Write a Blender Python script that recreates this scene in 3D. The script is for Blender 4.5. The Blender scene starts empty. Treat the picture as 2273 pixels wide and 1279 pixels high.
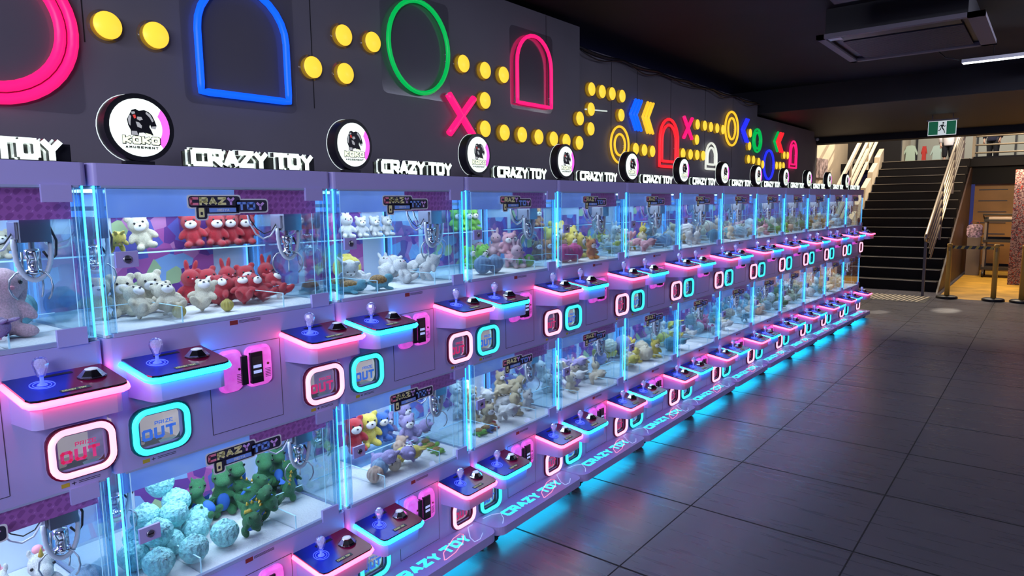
import bpy, bmesh, math, random
from mathutils import Vector, Matrix, Euler
PI = math.pi
sc = bpy.context.scene
COL = sc.collection

# ------------------------------------------------------------------ camera
cam_d = bpy.data.cameras.new('camera')
cam = bpy.data.objects.new('camera', cam_d); COL.objects.link(cam)
YAW, PITCH, ROLL, FPX = 0.675374, -0.124613, -0.012644, 1495.34
f_ = Vector((-math.sin(YAW)*math.cos(PITCH), math.cos(YAW)*math.cos(PITCH), math.sin(PITCH)))
r0 = Vector((math.cos(YAW), math.sin(YAW), 0)); u0 = r0.cross(f_)
r_ = r0*math.cos(ROLL)+u0*math.sin(ROLL); u_ = -r0*math.sin(ROLL)+u0*math.cos(ROLL)
M = Matrix((r_, u_, -f_)).transposed().to_4x4(); M.translation = Vector((2.2543, 0, 1.80))
cam.matrix_world = M
cam_d.sensor_width = 36; cam_d.lens = 36*FPX/2273; cam_d.clip_start = .02; cam_d.clip_end = 200
sc.camera = cam

# ------------------------------------------------------------------ world, exposure
w = bpy.data.worlds.new('world'); sc.world = w; w.use_nodes = True
w.node_tree.nodes['Background'].inputs[0].default_value = (.20, .22, .80, 1)
w.node_tree.nodes['Background'].inputs[1].default_value = .14
sc.view_settings.view_transform = 'Standard'; sc.view_settings.look = 'None'
sc.view_settings.exposure = 0.0; sc.view_settings.gamma = 1.0
sc.view_settings.use_curve_mapping = False
cy = sc.cycles
cy.use_denoising = True; cy.max_bounces = 20; cy.transparent_max_bounces = 28
cy.diffuse_bounces = 3; cy.glossy_bounces = 3; cy.transmission_bounces = 6
cy.sample_clamp_indirect = 4; cy.caustics_reflective = False; cy.caustics_refractive = False
cy.use_light_tree = True

def area(name, loc, rot, sx, sy, power, col):
    d = bpy.data.lights.new(name, 'AREA'); d.shape = 'RECTANGLE'; d.size = sx; d.size_y = sy
    d.energy = power; d.color = col
    o = bpy.data.objects.new(name, d); COL.objects.link(o); o.location = loc; o.rotation_euler = rot
    return o
# added fill lights over the aisle (behind and beside the camera), no fixtures, and daylight of the stair hall
area('aisle_fill', (4.2, -1.6, 3.1), (math.radians(38), math.radians(38), 0), .5, 3.0, 190, (.74, .76, 1))
area('aisle_fill', (1.4, -1.9, 3.1), (math.radians(50), 0, 0), 2.4, .3, 60, (.74, .76, 1))
area('aisle_fill', (3.1, 6.6, 3.05), (0, math.radians(78), 0), .3, 3.2, 30, (.74, .76, 1))  # fill added to lift the farther walls and header panels
area('stair_hall_daylight', (-.2, 18.4, 6.8), (math.radians(-6), 0, 0), 3.5, 2, 560, (1, .86, .68))
area('back_room_fill', (1.9, 17.2, 2.78), (math.radians(27), 0, 0), 1.2, .8, 85, (1, .76, .42))  # added fill without a fixture, brightens the wood wall and ochre floor
area('upper_hall_fill', (.5, 26.0, 6.2), (math.radians(24), 0, 0), 3, 3, 330, (1, .95, .85))  # added fill without a fixture, brightens the hall above the stairs
sp = bpy.data.lights.new('stair_sun_spot', 'SPOT'); sp.energy = 5200; sp.color = (1, .86, .66)
sp.spot_size = math.radians(24); sp.spot_blend = .15; sp.shadow_soft_size = .05
sp2 = bpy.data.lights.new('floor_sun_spot', 'SPOT'); sp2.energy = 11000; sp2.color = (1, .9, .72); sp2.spot_size = math.radians(1.9); sp2.spot_blend = .9; sp2.shadow_soft_size = .03
s2 = bpy.data.objects.new('floor_sun_spot', sp2); COL.objects.link(s2); s2.location = (2.6, 24, 8.2)
s2.rotation_euler = (Vector((1.0, 12.75, 0))-Vector((2.6, 24, 8.2))).to_track_quat('-Z', 'Y').to_euler()
s3 = bpy.data.objects.new('floor_sun_spot', sp2.copy()); COL.objects.link(s3); s3.data.spot_size = math.radians(1.3); s3.location = (2.6, 24, 8.2)
s3.rotation_euler = (Vector((.17, 12.0, 0))-Vector((2.6, 24, 8.2))).to_track_quat('-Z', 'Y').to_euler()
spo = bpy.data.objects.new('stair_sun_spot', sp); COL.objects.link(spo); spo.location = (2.6, 24, 8.2)
spo.rotation_euler = (Vector((-2.0, 16.6, 2.5))-Vector((2.6, 24, 8.2))).to_track_quat('-Z', 'Y').to_euler()

# ------------------------------------------------------------------ materials
MATS = {}
def mat(name, col=(.5, .5, .5), rough=.5, metal=0, emit=None, es=1.0, spec=.5, coat=0, alpha=1, trans=0,
        noise=None, bump=None, wave=None, coord='Object'):
    if name in MATS: return MATS[name]
    m = bpy.data.materials.new(name); m.use_nodes = True; nt = m.node_tree; b = nt.nodes['Principled BSDF']
    c4 = (*col, 1)
    b.inputs['Base Color'].default_value = c4; b.inputs['Roughness'].default_value = rough
    b.inputs['Metallic'].default_value = metal; b.inputs['Specular IOR Level'].default_value = spec
    b.inputs['Coat Weight'].default_value = coat; b.inputs['Alpha'].default_value = alpha
    b.inputs['Transmission Weight'].default_value = trans
    if emit: b.inputs['Emission Color'].default_value = (*emit, 1); b.inputs['Emission Strength'].default_value = es
    tc = None
    if noise or bump: tc = nt.nodes.new('ShaderNodeTexCoord')
    if noise:
        sc_, amt, det = noise
        n = nt.nodes.new('ShaderNodeTexNoise'); n.inputs['Scale'].default_value = sc_; n.inputs['Detail'].default_value = det
        nt.links.new(tc.outputs[coord], n.inputs['Vector'])
        r = nt.nodes.new('ShaderNodeValToRGB'); r.color_ramp.elements[0].position = .3; r.color_ramp.elements[1].position = .7
        r.color_ramp.elements[0].color = (*[c*(1-amt) for c in col], 1); r.color_ramp.elements[1].color = (*[min(1, c*(1+amt)) for c in col], 1)
        nt.links.new(n.outputs['Fac'], r.inputs[0]); nt.links.new(r.outputs[0], b.inputs['Base Color'])
    if bump:
        sc_, st, dist = bump
        n = nt.nodes.new('ShaderNodeTexNoise'); n.inputs['Scale'].default_value = sc_; n.inputs['Detail'].default_value = 3
        nt.links.new(tc.outputs[coord], n.inputs['Vector'])
        bp = nt.nodes.new('ShaderNodeBump'); bp.inputs['Strength'].default_value = st; bp.inputs['Distance'].default_value = dist
        nt.links.new(n.outputs['Fac'], bp.inputs['Height']); nt.links.new(bp.outputs[0], b.inputs['Normal'])
    MATS[name] = m
    return m

def glassmat(name, tint, refl=.07, rough=.03, glosscol=(1, 1, 1)):
    m = bpy.data.materials.new(name); m.use_nodes = True; nt = m.node_tree; nt.nodes.clear()
    o = nt.nodes.new('ShaderNodeOutputMaterial'); t = nt.nodes.new('ShaderNodeBsdfTransparent'); g = nt.nodes.new('ShaderNodeBsdfGlossy')
    t.inputs[0].default_value = (*tint, 1); g.inputs[0].default_value = (*glosscol, 1); g.inputs['Roughness'].default_value = rough
    lw = nt.nodes.new('ShaderNodeLayerWeight'); lw.inputs[0].default_value = .25
    mm = nt.nodes.new('ShaderNodeMath'); mm.operation = 'MULTIPLY_ADD'; mm.inputs[1].default_value = .35; mm.inputs[2].default_value = refl
    mx = nt.nodes.new('ShaderNodeMixShader')
    nt.links.new(lw.outputs['Fresnel'], mm.inputs[0]); nt.links.new(mm.outputs[0], mx.inputs[0])
    nt.links.new(t.outputs[0], mx.inputs[1]); nt.links.new(g.outputs[0], mx.inputs[2]); nt.links.new(mx.outputs[0], o.inputs[0])
    MATS[name] = m; return m

LILAC = mat('lilac_enamel', (.45, .41, .80), .33, spec=.4)
LILACD = mat('lilac_shadow_gap', (.06, .05, .09), .6)
DECK = mat('white_fleece', (.80, .84, .90), .9, bump=(90, .5, .01))
GLASS = glassmat('case_glass', (.965, .98, .99), .02, .02)
SGLASS = glassmat('side_glass', (.86, .95, .985), .02, .03)
ACRYL = glassmat('clear_acrylic', (.72, .88, .97), .08, .08, (.6, .85, 1))
EDGE = mat('acrylic_edge', (.55, .8, .95), .2, emit=(.25, .65, 1), es=.35)
CYANE = mat('cyan_neon', (.1, .8, .9), .4, emit=(.006, .38, 1.0), es=11)
PINKE = mat('pink_neon', (1, .5, .7), .4, emit=(1.0, .055, .125), es=8.2)
CYANW = mat('cyan_window_neon', (.1, .8, .9), .4, emit=(.04, .95, .93), es=1.25)
PINKW = mat('pink_window_neon', (1, .5, .7), .4, emit=(1.0, .44, .56), es=1.5)
LEDC = mat('cyan_led_rod', (.2, .7, .9), .3, emit=(.04, .50, 1), es=3.6)
LEDB = mat('blue_led_rod', (.2, .5, .9), .3, emit=(.08, .36, 1), es=2.0)
UNDER = mat('under_glow_led', (.2, .7, .9), .3, emit=(.01, .50, .85), es=6.5)
CASEL = mat('case_light_panel', (.8, .9, 1), .4, emit=(.72, .88, 1), es=5.0)
WHITEE = mat('white_sign_face', (.9, .95, .9), .4, emit=(.86, 1, .88), es=1.05)
HALO = mat('white_sign_edge', (.9, .95, .9), .4, emit=(.85, 1, .9), es=.6)
BLACK = mat('black_plastic', (.012, .012, .016), .4)
BLACKG = mat('black_gloss', (.01, .01, .014), .08, spec=.6)
CHROME = mat('chrome', (.75, .77, .82), .12, metal=1)
STEEL = mat('brushed_steel', (.45, .47, .52), .35, metal=1)
WHITEP = mat('white_plastic', (.75, .76, .80), .4)
HOSE = mat('white_hose', (.72, .78, .88), .4)
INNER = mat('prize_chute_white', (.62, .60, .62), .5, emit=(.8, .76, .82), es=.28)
PODM = mat('pink_acceptor_shell', (.9, .30, .85), .25, emit=(1, .11, .85), es=.5, noise=(30, .4, 3))
REDSTK = mat('red_warning_sticker', (.25, .03, .03), .5)
YELSTK = mat('yellow_warning_sticker', (.55, .40, .04), .5)
DARKPR = mat('dark_print', (.03, .03, .06), .5)
CRYST = glassmat('crystal_knob', (.78, .78, 1), .30, .12, (.9, .9, 1))
CRYSC = mat('crystal_knob_core', (.75, .75, .95), .2, emit=(.55, .52, 1), es=.65, bump=(160, 1, .02))
BLUEGLOW = mat('blue_joystick_glow', (.1, .15, .9), .3, emit=(.10, .16, 1), es=1.0)
MAGE = mat('magenta_arc', (.9, .2, .8), .4, emit=(.92, .12, .78), es=1.0)
GREYI = mat('emblem_grey', (.35, .35, .36), .5, emit=(.35, .36, .36), es=.8)
REDI = mat('emblem_red', (.7, .05, .04), .5, emit=(.7, .06, .05), es=.7)
CREAMI = mat('emblem_cream', (.8, .82, .62), .5, emit=(.82, .9, .66), es=.9)
CONC = mat('cyan_projected_light', (.1, .8, .9), .4, emit=(.04, .85, .98), es=1.15)  # glow colours imitating light projected on the base plate, also the two below
PKLN = mat('pink_projected_light', (.9, .5, .6), .4, emit=(1, .28, .45), es=.9)
BLLN = mat('pale_blue_projected_light', (.6, .7, .9), .4, emit=(.40, .55, .95), es=.6)
L_C = mat('sticker_pink', (.9, .25, .38), .5); L_Y = mat('sticker_yellow', (.9, .88, .42), .5)
L_B = mat('sticker_blue', (.22, .42, 1), .5); L_V = mat('sticker_violet', (.75, .45, .95), .5); L_W = mat('sticker_white', (.8, .85, .9), .5)
PRC = mat('blue_prize_lettering', (.08, .22, .85), .5, emit=(.10, .28, .9), es=.25)
PRP = mat('pink_prize_lettering', (.8, .06, .25), .5, emit=(.8, .06, .25), es=.25)
TEALD = mat('dark_teal_frame', (.0, .10, .13), .35); WINED = mat('dark_wine_frame', (.12, .0, .03), .35)
FRETOP = None

def grad_top():
    m = bpy.data.materials.new('control_panel_print'); m.use_nodes = True; nt = m.node_tree; b = nt.nodes['Principled BSDF']
    tc = nt.nodes.new('ShaderNodeTexCoord'); sx = nt.nodes.new('ShaderNodeSeparateXYZ'); nt.links.new(tc.outputs['Object'], sx.inputs[0])
    ad = nt.nodes.new('ShaderNodeMath'); ad.operation = 'MULTIPLY_ADD'; ad.inputs[1].default_value = .45
    nt.links.new(sx.outputs['X'], ad.inputs[0]); nt.links.new(sx.outputs['Y'], ad.inputs[2])
    r = nt.nodes.new('ShaderNodeValToRGB'); nt.links.new(ad.outputs[0], r.inputs[0])
    e = r.color_ramp.elements; e[0].position = 0; e[0].color = (.004, .02, .16, 1); e[1].position = .30; e[1].color = (.16, .006, .05, 1)
    a = e.new(.10); a.color = (.012, .03, .62, 1); a = e.new(.165); a.color = (.012, .025, .55, 1); a = e.new(.185); a.color = (.20, .01, .07, 1)
    nt.links.new(r.outputs[0], b.inputs['Base Color']); b.inputs['Roughness'].default_value = .22; b.inputs['Specular IOR Level'].default_value = .3
    b.inputs['Emission Strength'].default_value = .12; nt.links.new(r.outputs[0], b.inputs['Emission Color'])
    return m
FRETOP = grad_top()

def ramp_mat(name, scale, cols, rough=.5, kind='voronoi', emis=0, cuts=True):
    m = bpy.data.materials.new(name); m.use_nodes = True; nt = m.node_tree; b = nt.nodes['Principled BSDF']
    tc = nt.nodes.new('ShaderNodeTexCoord')
    if kind == 'voronoi':
        t = nt.nodes.new('ShaderNodeTexVoronoi'); t.inputs['Scale'].default_value = scale; out = t.outputs['Distance']
        mx = nt.nodes.new('ShaderNodeSeparateColor'); nt.links.new(t.outputs['Color'], mx.inputs[0]); out = mx.outputs[0]
    elif kind == 'brick':
        t = nt.nodes.new('ShaderNodeTexMagic'); t.inputs['Scale'].default_value = scale; out = t.outputs['Fac']; t.turbulence_depth = 3
    else:
        t = nt.nodes.new('ShaderNodeTexNoise'); t.inputs['Scale'].default_value = scale; out = t.outputs['Fac']
    nt.links.new(tc.outputs['Object'], t.inputs['Vector'])
    r = nt.nodes.new('ShaderNodeValToRGB'); nt.links.new(out, r.inputs[0]); e = r.color_ramp.elements
    if cuts: r.color_ramp.interpolation = 'CONSTANT'
    e[0].position = cols[0][0]; e[0].color = (*cols[0][1], 1); e[1].position = cols[-1][0]; e[1].color = (*cols[-1][1], 1)
    for p, c in cols[1:-1]: k = e.new(p); k.color = (*c, 1)
    nt.links.new(r.outputs[0], b.inputs['Base Color']); b.inputs['Roughness'].default_value = rough
    if emis: nt.links.new(r.outputs[0], b.inputs['Emission Color']); b.inputs['Emission Strength'].default_value = emis
    return m
ART = ramp_mat('purple_backdrop_print', 17, [(0, (.16, .05, .30)), (.3, (.42, .10, .38)), (.5, (.12, .12, .5)), (.65, (.55, .22, .5)), (.8, (.25, .42, .75)), (.94, (.4, .55, .3))], emis=.06)
VALP = ramp_mat('purple_circuit_print', 26, [(0, (.20, .06, .26)), (.45, (.28, .09, .36)), (.72, (.40, .17, .50))], kind='brick', emis=.25)
VALB = ramp_mat('blue_valance_print', 6, [(0, (.10, .22, .85)), (.55, (.20, .38, .92)), (1, (.35, .55, 1))], kind='noise', emis=.42, cuts=False)
CHUTEP = ramp_mat('chute_floor_print', 22, [(0, (.6, .6, .6)), (.4, (.1, .15, .2)), (.55, (.3, .6, .7)), (.75, (.65, .62, .6))])
SCREEN = ramp_mat('acceptor_screen', 50, [(0, (.01, .01, .012)), (.62, (.015, .015, .02)), (.8, (.3, .4, .7))], kind='noise', emis=.5)
WALLG = mat('charcoal_wall_paint', (.175, .165, .195), .55, noise=(1.3, .10, 3))
WALLD = mat('black_wall_paint', (.010, .009, .012), .6)
CEIL = mat('black_ceiling_paint', (.006, .005, .009), .7, noise=(2, .4, 4))
SOFF = mat('dark_soffit_paint', (.020, .017, .020), .6)

# ------------------------------------------------------------------ mesh builder
class MB:
    def __init__(s): s.v = []; s.f = []; s.m = []; s.mats = []; s.sm = []
    def mi(s, mt):
        if mt not in s.mats: s.mats.append(mt)
        return s.mats.index(mt)
    def add(s, vs, fs, mt, smooth=False):
        o = len(s.v); s.v += [tuple(v) for v in vs]; i = s.mi(mt)
        for f in fs: s.f.append([o+k for k in f]); s.m.append(i); s.sm.append(smooth)
        return s
    def box(s, a, b, mt):
        x0, y0, z0 = [min(p, q) for p, q in zip(a, b)]; x1, y1, z1 = [max(p, q) for p, q in zip(a, b)]
        vs = [(x0, y0, z0), (x1, y0, z0), (x1, y1, z0), (x0, y1, z0), (x0, y0, z1), (x1, y0, z1), (x1, y1, z1), (x0, y1, z1)]
        return s.add(vs, [(0, 3, 2, 1), (4, 5, 6, 7), (0, 1, 5, 4), (1, 2, 6, 5), (2, 3, 7, 6), (3, 0, 4, 7)], mt)
    def prism(s, poly, org, U, V, N, d, mt, smooth=False):
        # poly in (u, v), extruded from plane org along N by d
        U, V, N, org = Vector(U), Vector(V), Vector(N), Vector(org); n = len(poly)
        a = [org+U*p[0]+V*p[1] for p in poly]; b = [q+N*d for q in a]
        s.add(a+b, [list(range(n))[::-1], list(range(n, 2*n))], mt)
        s.add(a+b, [(i, (i+1) % n, n+(i+1) % n, n+i) for i in range(n)], mt, smooth); return s
    def tube(s, pts, r, mt, n=8, closed=False, rr=None):
        pts = [Vector(p) for p in pts]; L = len(pts); vs = []; prev = None
        for i, p in enumerate(pts):
            if closed: t = pts[(i+1) % L]-pts[i-1]
            else: t = pts[min(i+1, L-1)]-pts[max(i-1, 0)]
            t.normalize()
            if prev is None: a = Vector((0, 0, 1)) if abs(t.z) < .9 else Vector((1, 0, 0)); nx = t.cross(a).normalized()
            else: nx = (prev-t*prev.dot(t)).normalized()
            prev = nx; ny = t.cross(nx); q = rr[i] if rr else r
            for k in range(n): an = 2*PI*k/n; vs.append(p+nx*(q*math.cos(an))+ny*(q*math.sin(an)))
        fs = []
        for i in range(L if closed else L-1):
            j = (i+1) % L
            for k in range(n): k2 = (k+1) % n; fs.append((i*n+k, i*n+k2, j*n+k2, j*n+k))
        if not closed: fs += [list(range(n))[::-1], [(L-1)*n+k for k in range(n)]]
        return s.add(vs, fs, mt, True)
    def lathe(s, prof, org, axis, mt, n=16, smooth=True, phase=0):
        org = Vector(org); A = Vector(axis).normalized(); a = Vector((0, 0, 1)) if abs(A.z) < .9 else Vector((1, 0, 0))
        X = A.cross(a).normalized(); Y = A.cross(X); vs = []
        for r, h in prof:
            for k in range(n): an = 2*PI*k/n+phase; vs.append(org+A*h+X*(r*math.cos(an))+Y*(r*math.sin(an)))
        fs = [(i*n+k, i*n+(k+1) % n, (i+1)*n+(k+1) % n, (i+1)*n+k) for i in range(len(prof)-1) for k in range(n)]
        fs += [list(range(n))[::-1], [(len(prof)-1)*n+k for k in range(n)]]
        return s.add(vs, fs, mt, smooth)
    def ell(s, c, r, mt, rot=(0, 0, 0), n=12, k=8):
        c = Vector(c); R = Euler(rot).to_matrix(); vs = []; 
        for i in range(1, k):
            th = PI*i/k
            for j in range(n):
                ph = 2*PI*j/n; vs.append(c+R@Vector((r[0]*math.sin(th)*math.cos(ph), r[1]*math.sin(th)*math.sin(ph), r[2]*math.cos(th))))
        t = len(vs); vs += [c+R@Vector((0, 0, r[2])), c+R@Vector((0, 0, -r[2]))]
        fs = [(i*n+j, (i+1)*n+j, (i+1)*n+(j+1) % n, i*n+(j+1) % n) for i in range(k-2) for j in range(n)]
        fs += [(t, j, (j+1) % n) for j in range(n)]+[(t+1, (k-2)*n+(j+1) % n, (k-2)*n+j) for j in range(n)]
        return s.add(vs, fs, mt, True)
    def mesh(s, name):
        me = bpy.data.meshes.new(name); me.from_pydata(s.v, [], s.f)
        for mt in s.mats: me.materials.append(mt)
        me.polygons.foreach_set('material_index', s.m); me.polygons.foreach_set('use_smooth', s.sm); me.update()
        return me
    def build(s, name, parent=None, loc=None):
        o = bpy.data.objects.new(name, s.mesh(name)); COL.objects.link(o)
        if parent: o.parent = parent
        if loc: o.location = loc
        return o
def inst(me, name, parent=None, loc=(0, 0, 0), rot=(0, 0, 0)):
    o = bpy.data.objects.new(name, me); COL.objects.link(o); o.parent = parent; o.location = loc; o.rotation_euler = rot; return o
def empty(name, loc=(0, 0, 0), rz=0, parent=None):
    o = bpy.data.objects.new(name, None); COL.objects.link(o); o.location = loc; o.rotation_euler = (0, 0, rz); o.empty_display_size = .1
    if parent: o.parent = parent
    return o
def tag(o, label, cat, group=None, kind=None):
    if label: o['label'] = label
    if cat: o['category'] = cat
    if group: o['group'] = group
    if kind: o['kind'] = kind
    return o
def struct(mb, name): o = mb.build(name); o['kind'] = 'structure'; return o
def copy_tree(o, parent=None):
    c = o.copy(); COL.objects.link(c)
    if parent: c.parent = parent
    for ch in list(o.children): copy_tree(ch, c)
    return c
def rrect(w, h, r, n=5):
    p = []
    for cx, cy_, a0 in ((w/2-r, h/2-r, 0), (-w/2+r, h/2-r, PI/2), (-w/2+r, -h/2+r, PI), (w/2-r, -h/2+r, 1.5*PI)):
        for i in range(n+1): a = a0+PI/2*i/n; p.append((cx+r*math.cos(a), cy_+r*math.sin(a)))
    return p
def circ(r, n=28): return [(r*math.cos(2*PI*i/n), r*math.sin(2*PI*i/n)) for i in range(n)]
YV, ZV, XV = (0, 1, 0), (0, 0, 1), (1, 0, 0)

# stroke lettering
GL = {'C': [[(1, 1), (.18, 1), (0, .85), (0, .15), (.18, 0), (1, 0)]], 'R': [[(0, 0), (0, 1), (.85, 1), (1, .85), (1, .55), (.85, .42), (0, .42)], [(.45, .42), (1, 0)]],
 'A': [[(0, 0), (.5, 1), (1, 0)], [(.2, .3), (.8, .3)]], 'Z': [[(0, 1), (1, 1), (0, 0), (1, 0)]], 'Y': [[(0, 1), (.5, .48), (1, 1)], [(.5, .48), (.5, 0)]],
 'T': [[(0, 1), (1, 1)], [(.5, 1), (.5, 0)]], 'O': [[(.18, 1), (.82, 1), (1, .85), (1, .15), (.82, 0), (.18, 0), (0, .15), (0, .85), (.18, 1)]],
 'U': [[(0, 1), (0, .15), (.18, 0), (.82, 0), (1, .15), (1, 1)]], 'P': [[(0, 0), (0, 1), (.85, 1), (1, .85), (1, .55), (.85, .42), (0, .42)]], 'I': [[(.5, 0), (.5, 1)]],
 'E': [[(1, 1), (0, 1), (0, 0), (1, 0)], [(0, .5), (.85, .5)]], 'K': [[(0, 0), (0, 1)], [(1, 1), (.1, .5), (1, 0)]], 'M': [[(0, 0), (0, 1), (.5, .4), (1, 1), (1, 0)]],
 'S': [[(1, 1), (0, 1), (0, .5), (1, .5), (1, 0), (0, 0)]], 'N': [[(0, 0), (0, 1), (1, 0), (1, 1)]], ' ': []}
WD = {'I': .3, ' ': .45}
def text(mb, s, org, U, V, N, h, th, d, mt, wf=.9, gap=.35, shear=0, grow=0):
    """stroke letters of cap height h, stroke th, extruded d along N; org = lower left"""
    U, V, N, org = Vector(U), Vector(V), Vector(N), Vector(org); x = 0
    for ch in s:
        cw = WD.get(ch, 1)*wf*h; mtt = mt[ch] if isinstance(mt, dict) else mt
        if isinstance(mt, list): mtt = mt.pop(0)
        for st in GL[ch]:
            P = [Vector((x+p[0]*cw*(.8 if ch == 'I' else 1)+shear*p[1]*h, th/2+p[1]*(h-th))) for p in st]
            for a, b in zip(P[:-1], P[1:]):
                t = (b-a); l = t.length; t = t/l; n = Vector((-t.y, t.x)); hh = th/2+grow
                q = [a-t*hh-n*hh, b+t*hh-n*hh, b+t*hh+n*hh, a-t*hh+n*hh]
                # keep diagonal ends inside the cap height
                if abs(t.y) > .25 and abs(t.x) > .25: q = [a-t*hh*.4-n*hh, b+t*hh*.4-n*hh, b+t*hh*.4+n*hh, a-t*hh*.4+n*hh]
                mb.prism([(v.x, v.y) for v in q], org, U, V, N, d, mtt)
        x += cw+gap*h
    return x

# ================================================================== claw machine
W0 = .88; SU, SL = 1.402, .497      # sill heights of the upper and lower case
DP = .62                            # depth
def build_console(neon, root, loc, z0, trimn):
    """origin at the panel; top surface slopes from z=0 (panel) to z=-.032 (front)"""
    b = MB()
    sl = -.03/.185
    pts = [(0, .012), (.150, .012), (.165, .018), (.172, .034), (.172, .221), (.165, .237), (.150, .243), (0, .243)]
    n = len(pts); lo = [(x, y, -.125+.01*x/.17) for x, y in pts]; hi = [(x, y, -.022+sl*x) for x, y in pts]
    b.add(lo+hi, [list(range(n))[::-1], list(range(n, 2*n))], LILAC); 
    for i in range(n):
        j = (i+1) % n
        if abs(pts[i][0]-pts[j][0])+abs(pts[i][1]-pts[j][1]) > .05: b.add([lo[i], lo[j], hi[j], hi[i]], [(0, 1, 2, 3)], LILAC)
    for a in (1, 4): b.add([lo[a+k] for k in range(3)]+[hi[a+k] for k in range(3)], [(0, 1, 4, 3), (1, 2, 5, 4)], LILAC, True)
    c = b.build('control_console', root, loc)
    t = MB(); ptt = [(0, 0), (.160, 0), (.178, .006), (.185, .022), (.185, .233), (.178, .249), (.160, .255), (0, .255)]
    lo = [(x, y, -.006+sl*x) for x, y in ptt]; hi = [(x, y, .0+sl*x) for x, y in ptt]; n = len(ptt)
    t.add(lo, [list(range(n))[::-1]], BLACKG); t.add(hi, [list(range(n))], FRETOP); t.add(lo+hi, [(i, (i+1) % n, n+(i+1) % n, n+i) for i in range(n)], BLACKG)
    # narrow display slot and small emblem printed by the front edge
    t.prism([(.02, .085), (.034, .085), (.034, .165), (.02, .165)], (0, 0, .0008), (1, 0, sl), (0, 1, 0), (0, 0, 1), .0006, DARKPR)
    t.prism([(.148, .085), (.166, .085), (.166, .16), (.148, .16)], (0, 0, .0008), (1, 0, sl), (0, 1, 0), (0, 0, 1), .0006, DARKPR)
    text(t, 'CRAZY TOY', (.162, .09, .0018+sl*.162), (0, 1, 0), (-1, 0, -sl), (0, 0, 1), .009, .0022, .0006, L_Y, wf=.55, gap=.25)
    t.build('control_top', c)
    k = MB(); path = [(.0, -.0, 0), (.158, -.0, 0), (.176, .006, 0), (.185, .024, 0), (.185, .231, 0), (.176, .249, 0), (.158, .255, 0), (0, .255, 0)]
    path = [(x, y, -.016+sl*x) for x, y, _ in path]
    k.tube(path, .0096, neon, 7); k.build(trimn, c)
    j = MB(); jx, jy = .085, .068; zb = sl*jx
    for rr in (.030, .022): j.tube([(jx+rr*math.cos(a*PI/10), jy+rr*math.sin(a*PI/10), zb+.002+sl*rr*math.cos(a*PI/10)) for a in range(20)], .0012, BLUEGLOW, 5, True)
    j.lathe([(.014, 0), (.012, .004), (.005, .008), (.005, .03)], (jx, jy, zb), ZV, BLUEGLOW, 10)
    j.lathe([(.010, .026), (.012, .032), (.019, .052), (.0205, .062), (.0175, .073), (.010, .080), (.001, .082)], (jx, jy, zb), ZV, CRYST, 9, False)
    j.lathe([(.005, .03), (.009, .042), (.0155, .058), (.0145, .068), (.007, .075), (.001, .076)], (jx, jy, zb), ZV, CRYSC, 12, False)
    j.build('joystick', c)
    g = MB(); bx_, by_ = .088, .193; zb = sl*bx_
    g.lathe([(.038, 0), (.038, .003), (.034, .006), (.021, .020), (.019, .0215)], (bx_, by_, zb), ZV, CHROME, 8, False, .39)
    g.lathe([(.0375, -.001), (.0385, .0015)], (bx_, by_, zb), ZV, BLACKG, 20)
    g.lathe([(.018, .0215), (.017, .024), (.008, .0265), (.001, .027)], (bx_, by_, zb), ZV, mat('button_lens', (.8, .85, .95), .15, emit=(.7, .8, 1), es=.25), 14)
    g.build('push_button', c)
    return c

def build_window(neon, frame, lett, root, loc, trimn, w_=.166, h_=.134):
    b = MB(); o = rrect(w_+.026, h_+.026, .045); i = rrect(w_-.020, h_-.020, .032); n = len(o)
    a = [(.012, p[0], p[1]) for p in o]; c = [(.012, p[0], p[1]) for p in i]; a0 = [(.0005, p[0], p[1]) for p in o]; c0 = [(-.02, p[0], p[1]) for p in i]
    b.add(a+c, [(k, (k+1) % n, n+(k+1) % n, n+k) for k in range(n)], frame)
    b.add(a0+a, [(k, (k+1) % n, n+(k+1) % n, n+k) for k in range(n)], frame); b.add(c+c0, [(k, (k+1) % n, n+(k+1) % n, n+k) for k in range(n)], frame)
    # recess
    H, Wd = .070, .090; z1, z0, y0, y1, xb = H, -H, -Wd, Wd, -.17
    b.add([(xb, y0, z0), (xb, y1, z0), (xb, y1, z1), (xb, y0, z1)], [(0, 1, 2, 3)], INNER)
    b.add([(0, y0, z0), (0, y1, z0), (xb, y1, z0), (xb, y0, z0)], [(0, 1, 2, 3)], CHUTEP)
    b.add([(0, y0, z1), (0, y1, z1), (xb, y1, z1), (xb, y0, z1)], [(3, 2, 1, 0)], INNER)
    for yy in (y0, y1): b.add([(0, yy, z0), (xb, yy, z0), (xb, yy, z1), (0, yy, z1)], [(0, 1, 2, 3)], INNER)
    win = b.build('prize_window', root, loc)
    k = MB(); k.tube([(.016, p[0], p[1]) for p in rrect(w_, h_, .040, 6)], .0098, neon, 8, True); k.build(trimn, win)
    f = MB(); f.box((-.006, -.076, -.058), (-.004, .076, .058), GLASS); f.build('flap', win)
    t = MB(); text(t, 'OUT', (-.003, -.052, -.034), YV, ZV, XV, .038, .0095, .001, lett, wf=.62, gap=.38)
    text(t, 'PRIZE', (-.003, -.014, .012), YV, ZV, XV, .0125, .0022, .001, lett, wf=.75, gap=.32); t.build('lettering', win)
    return win

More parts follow.
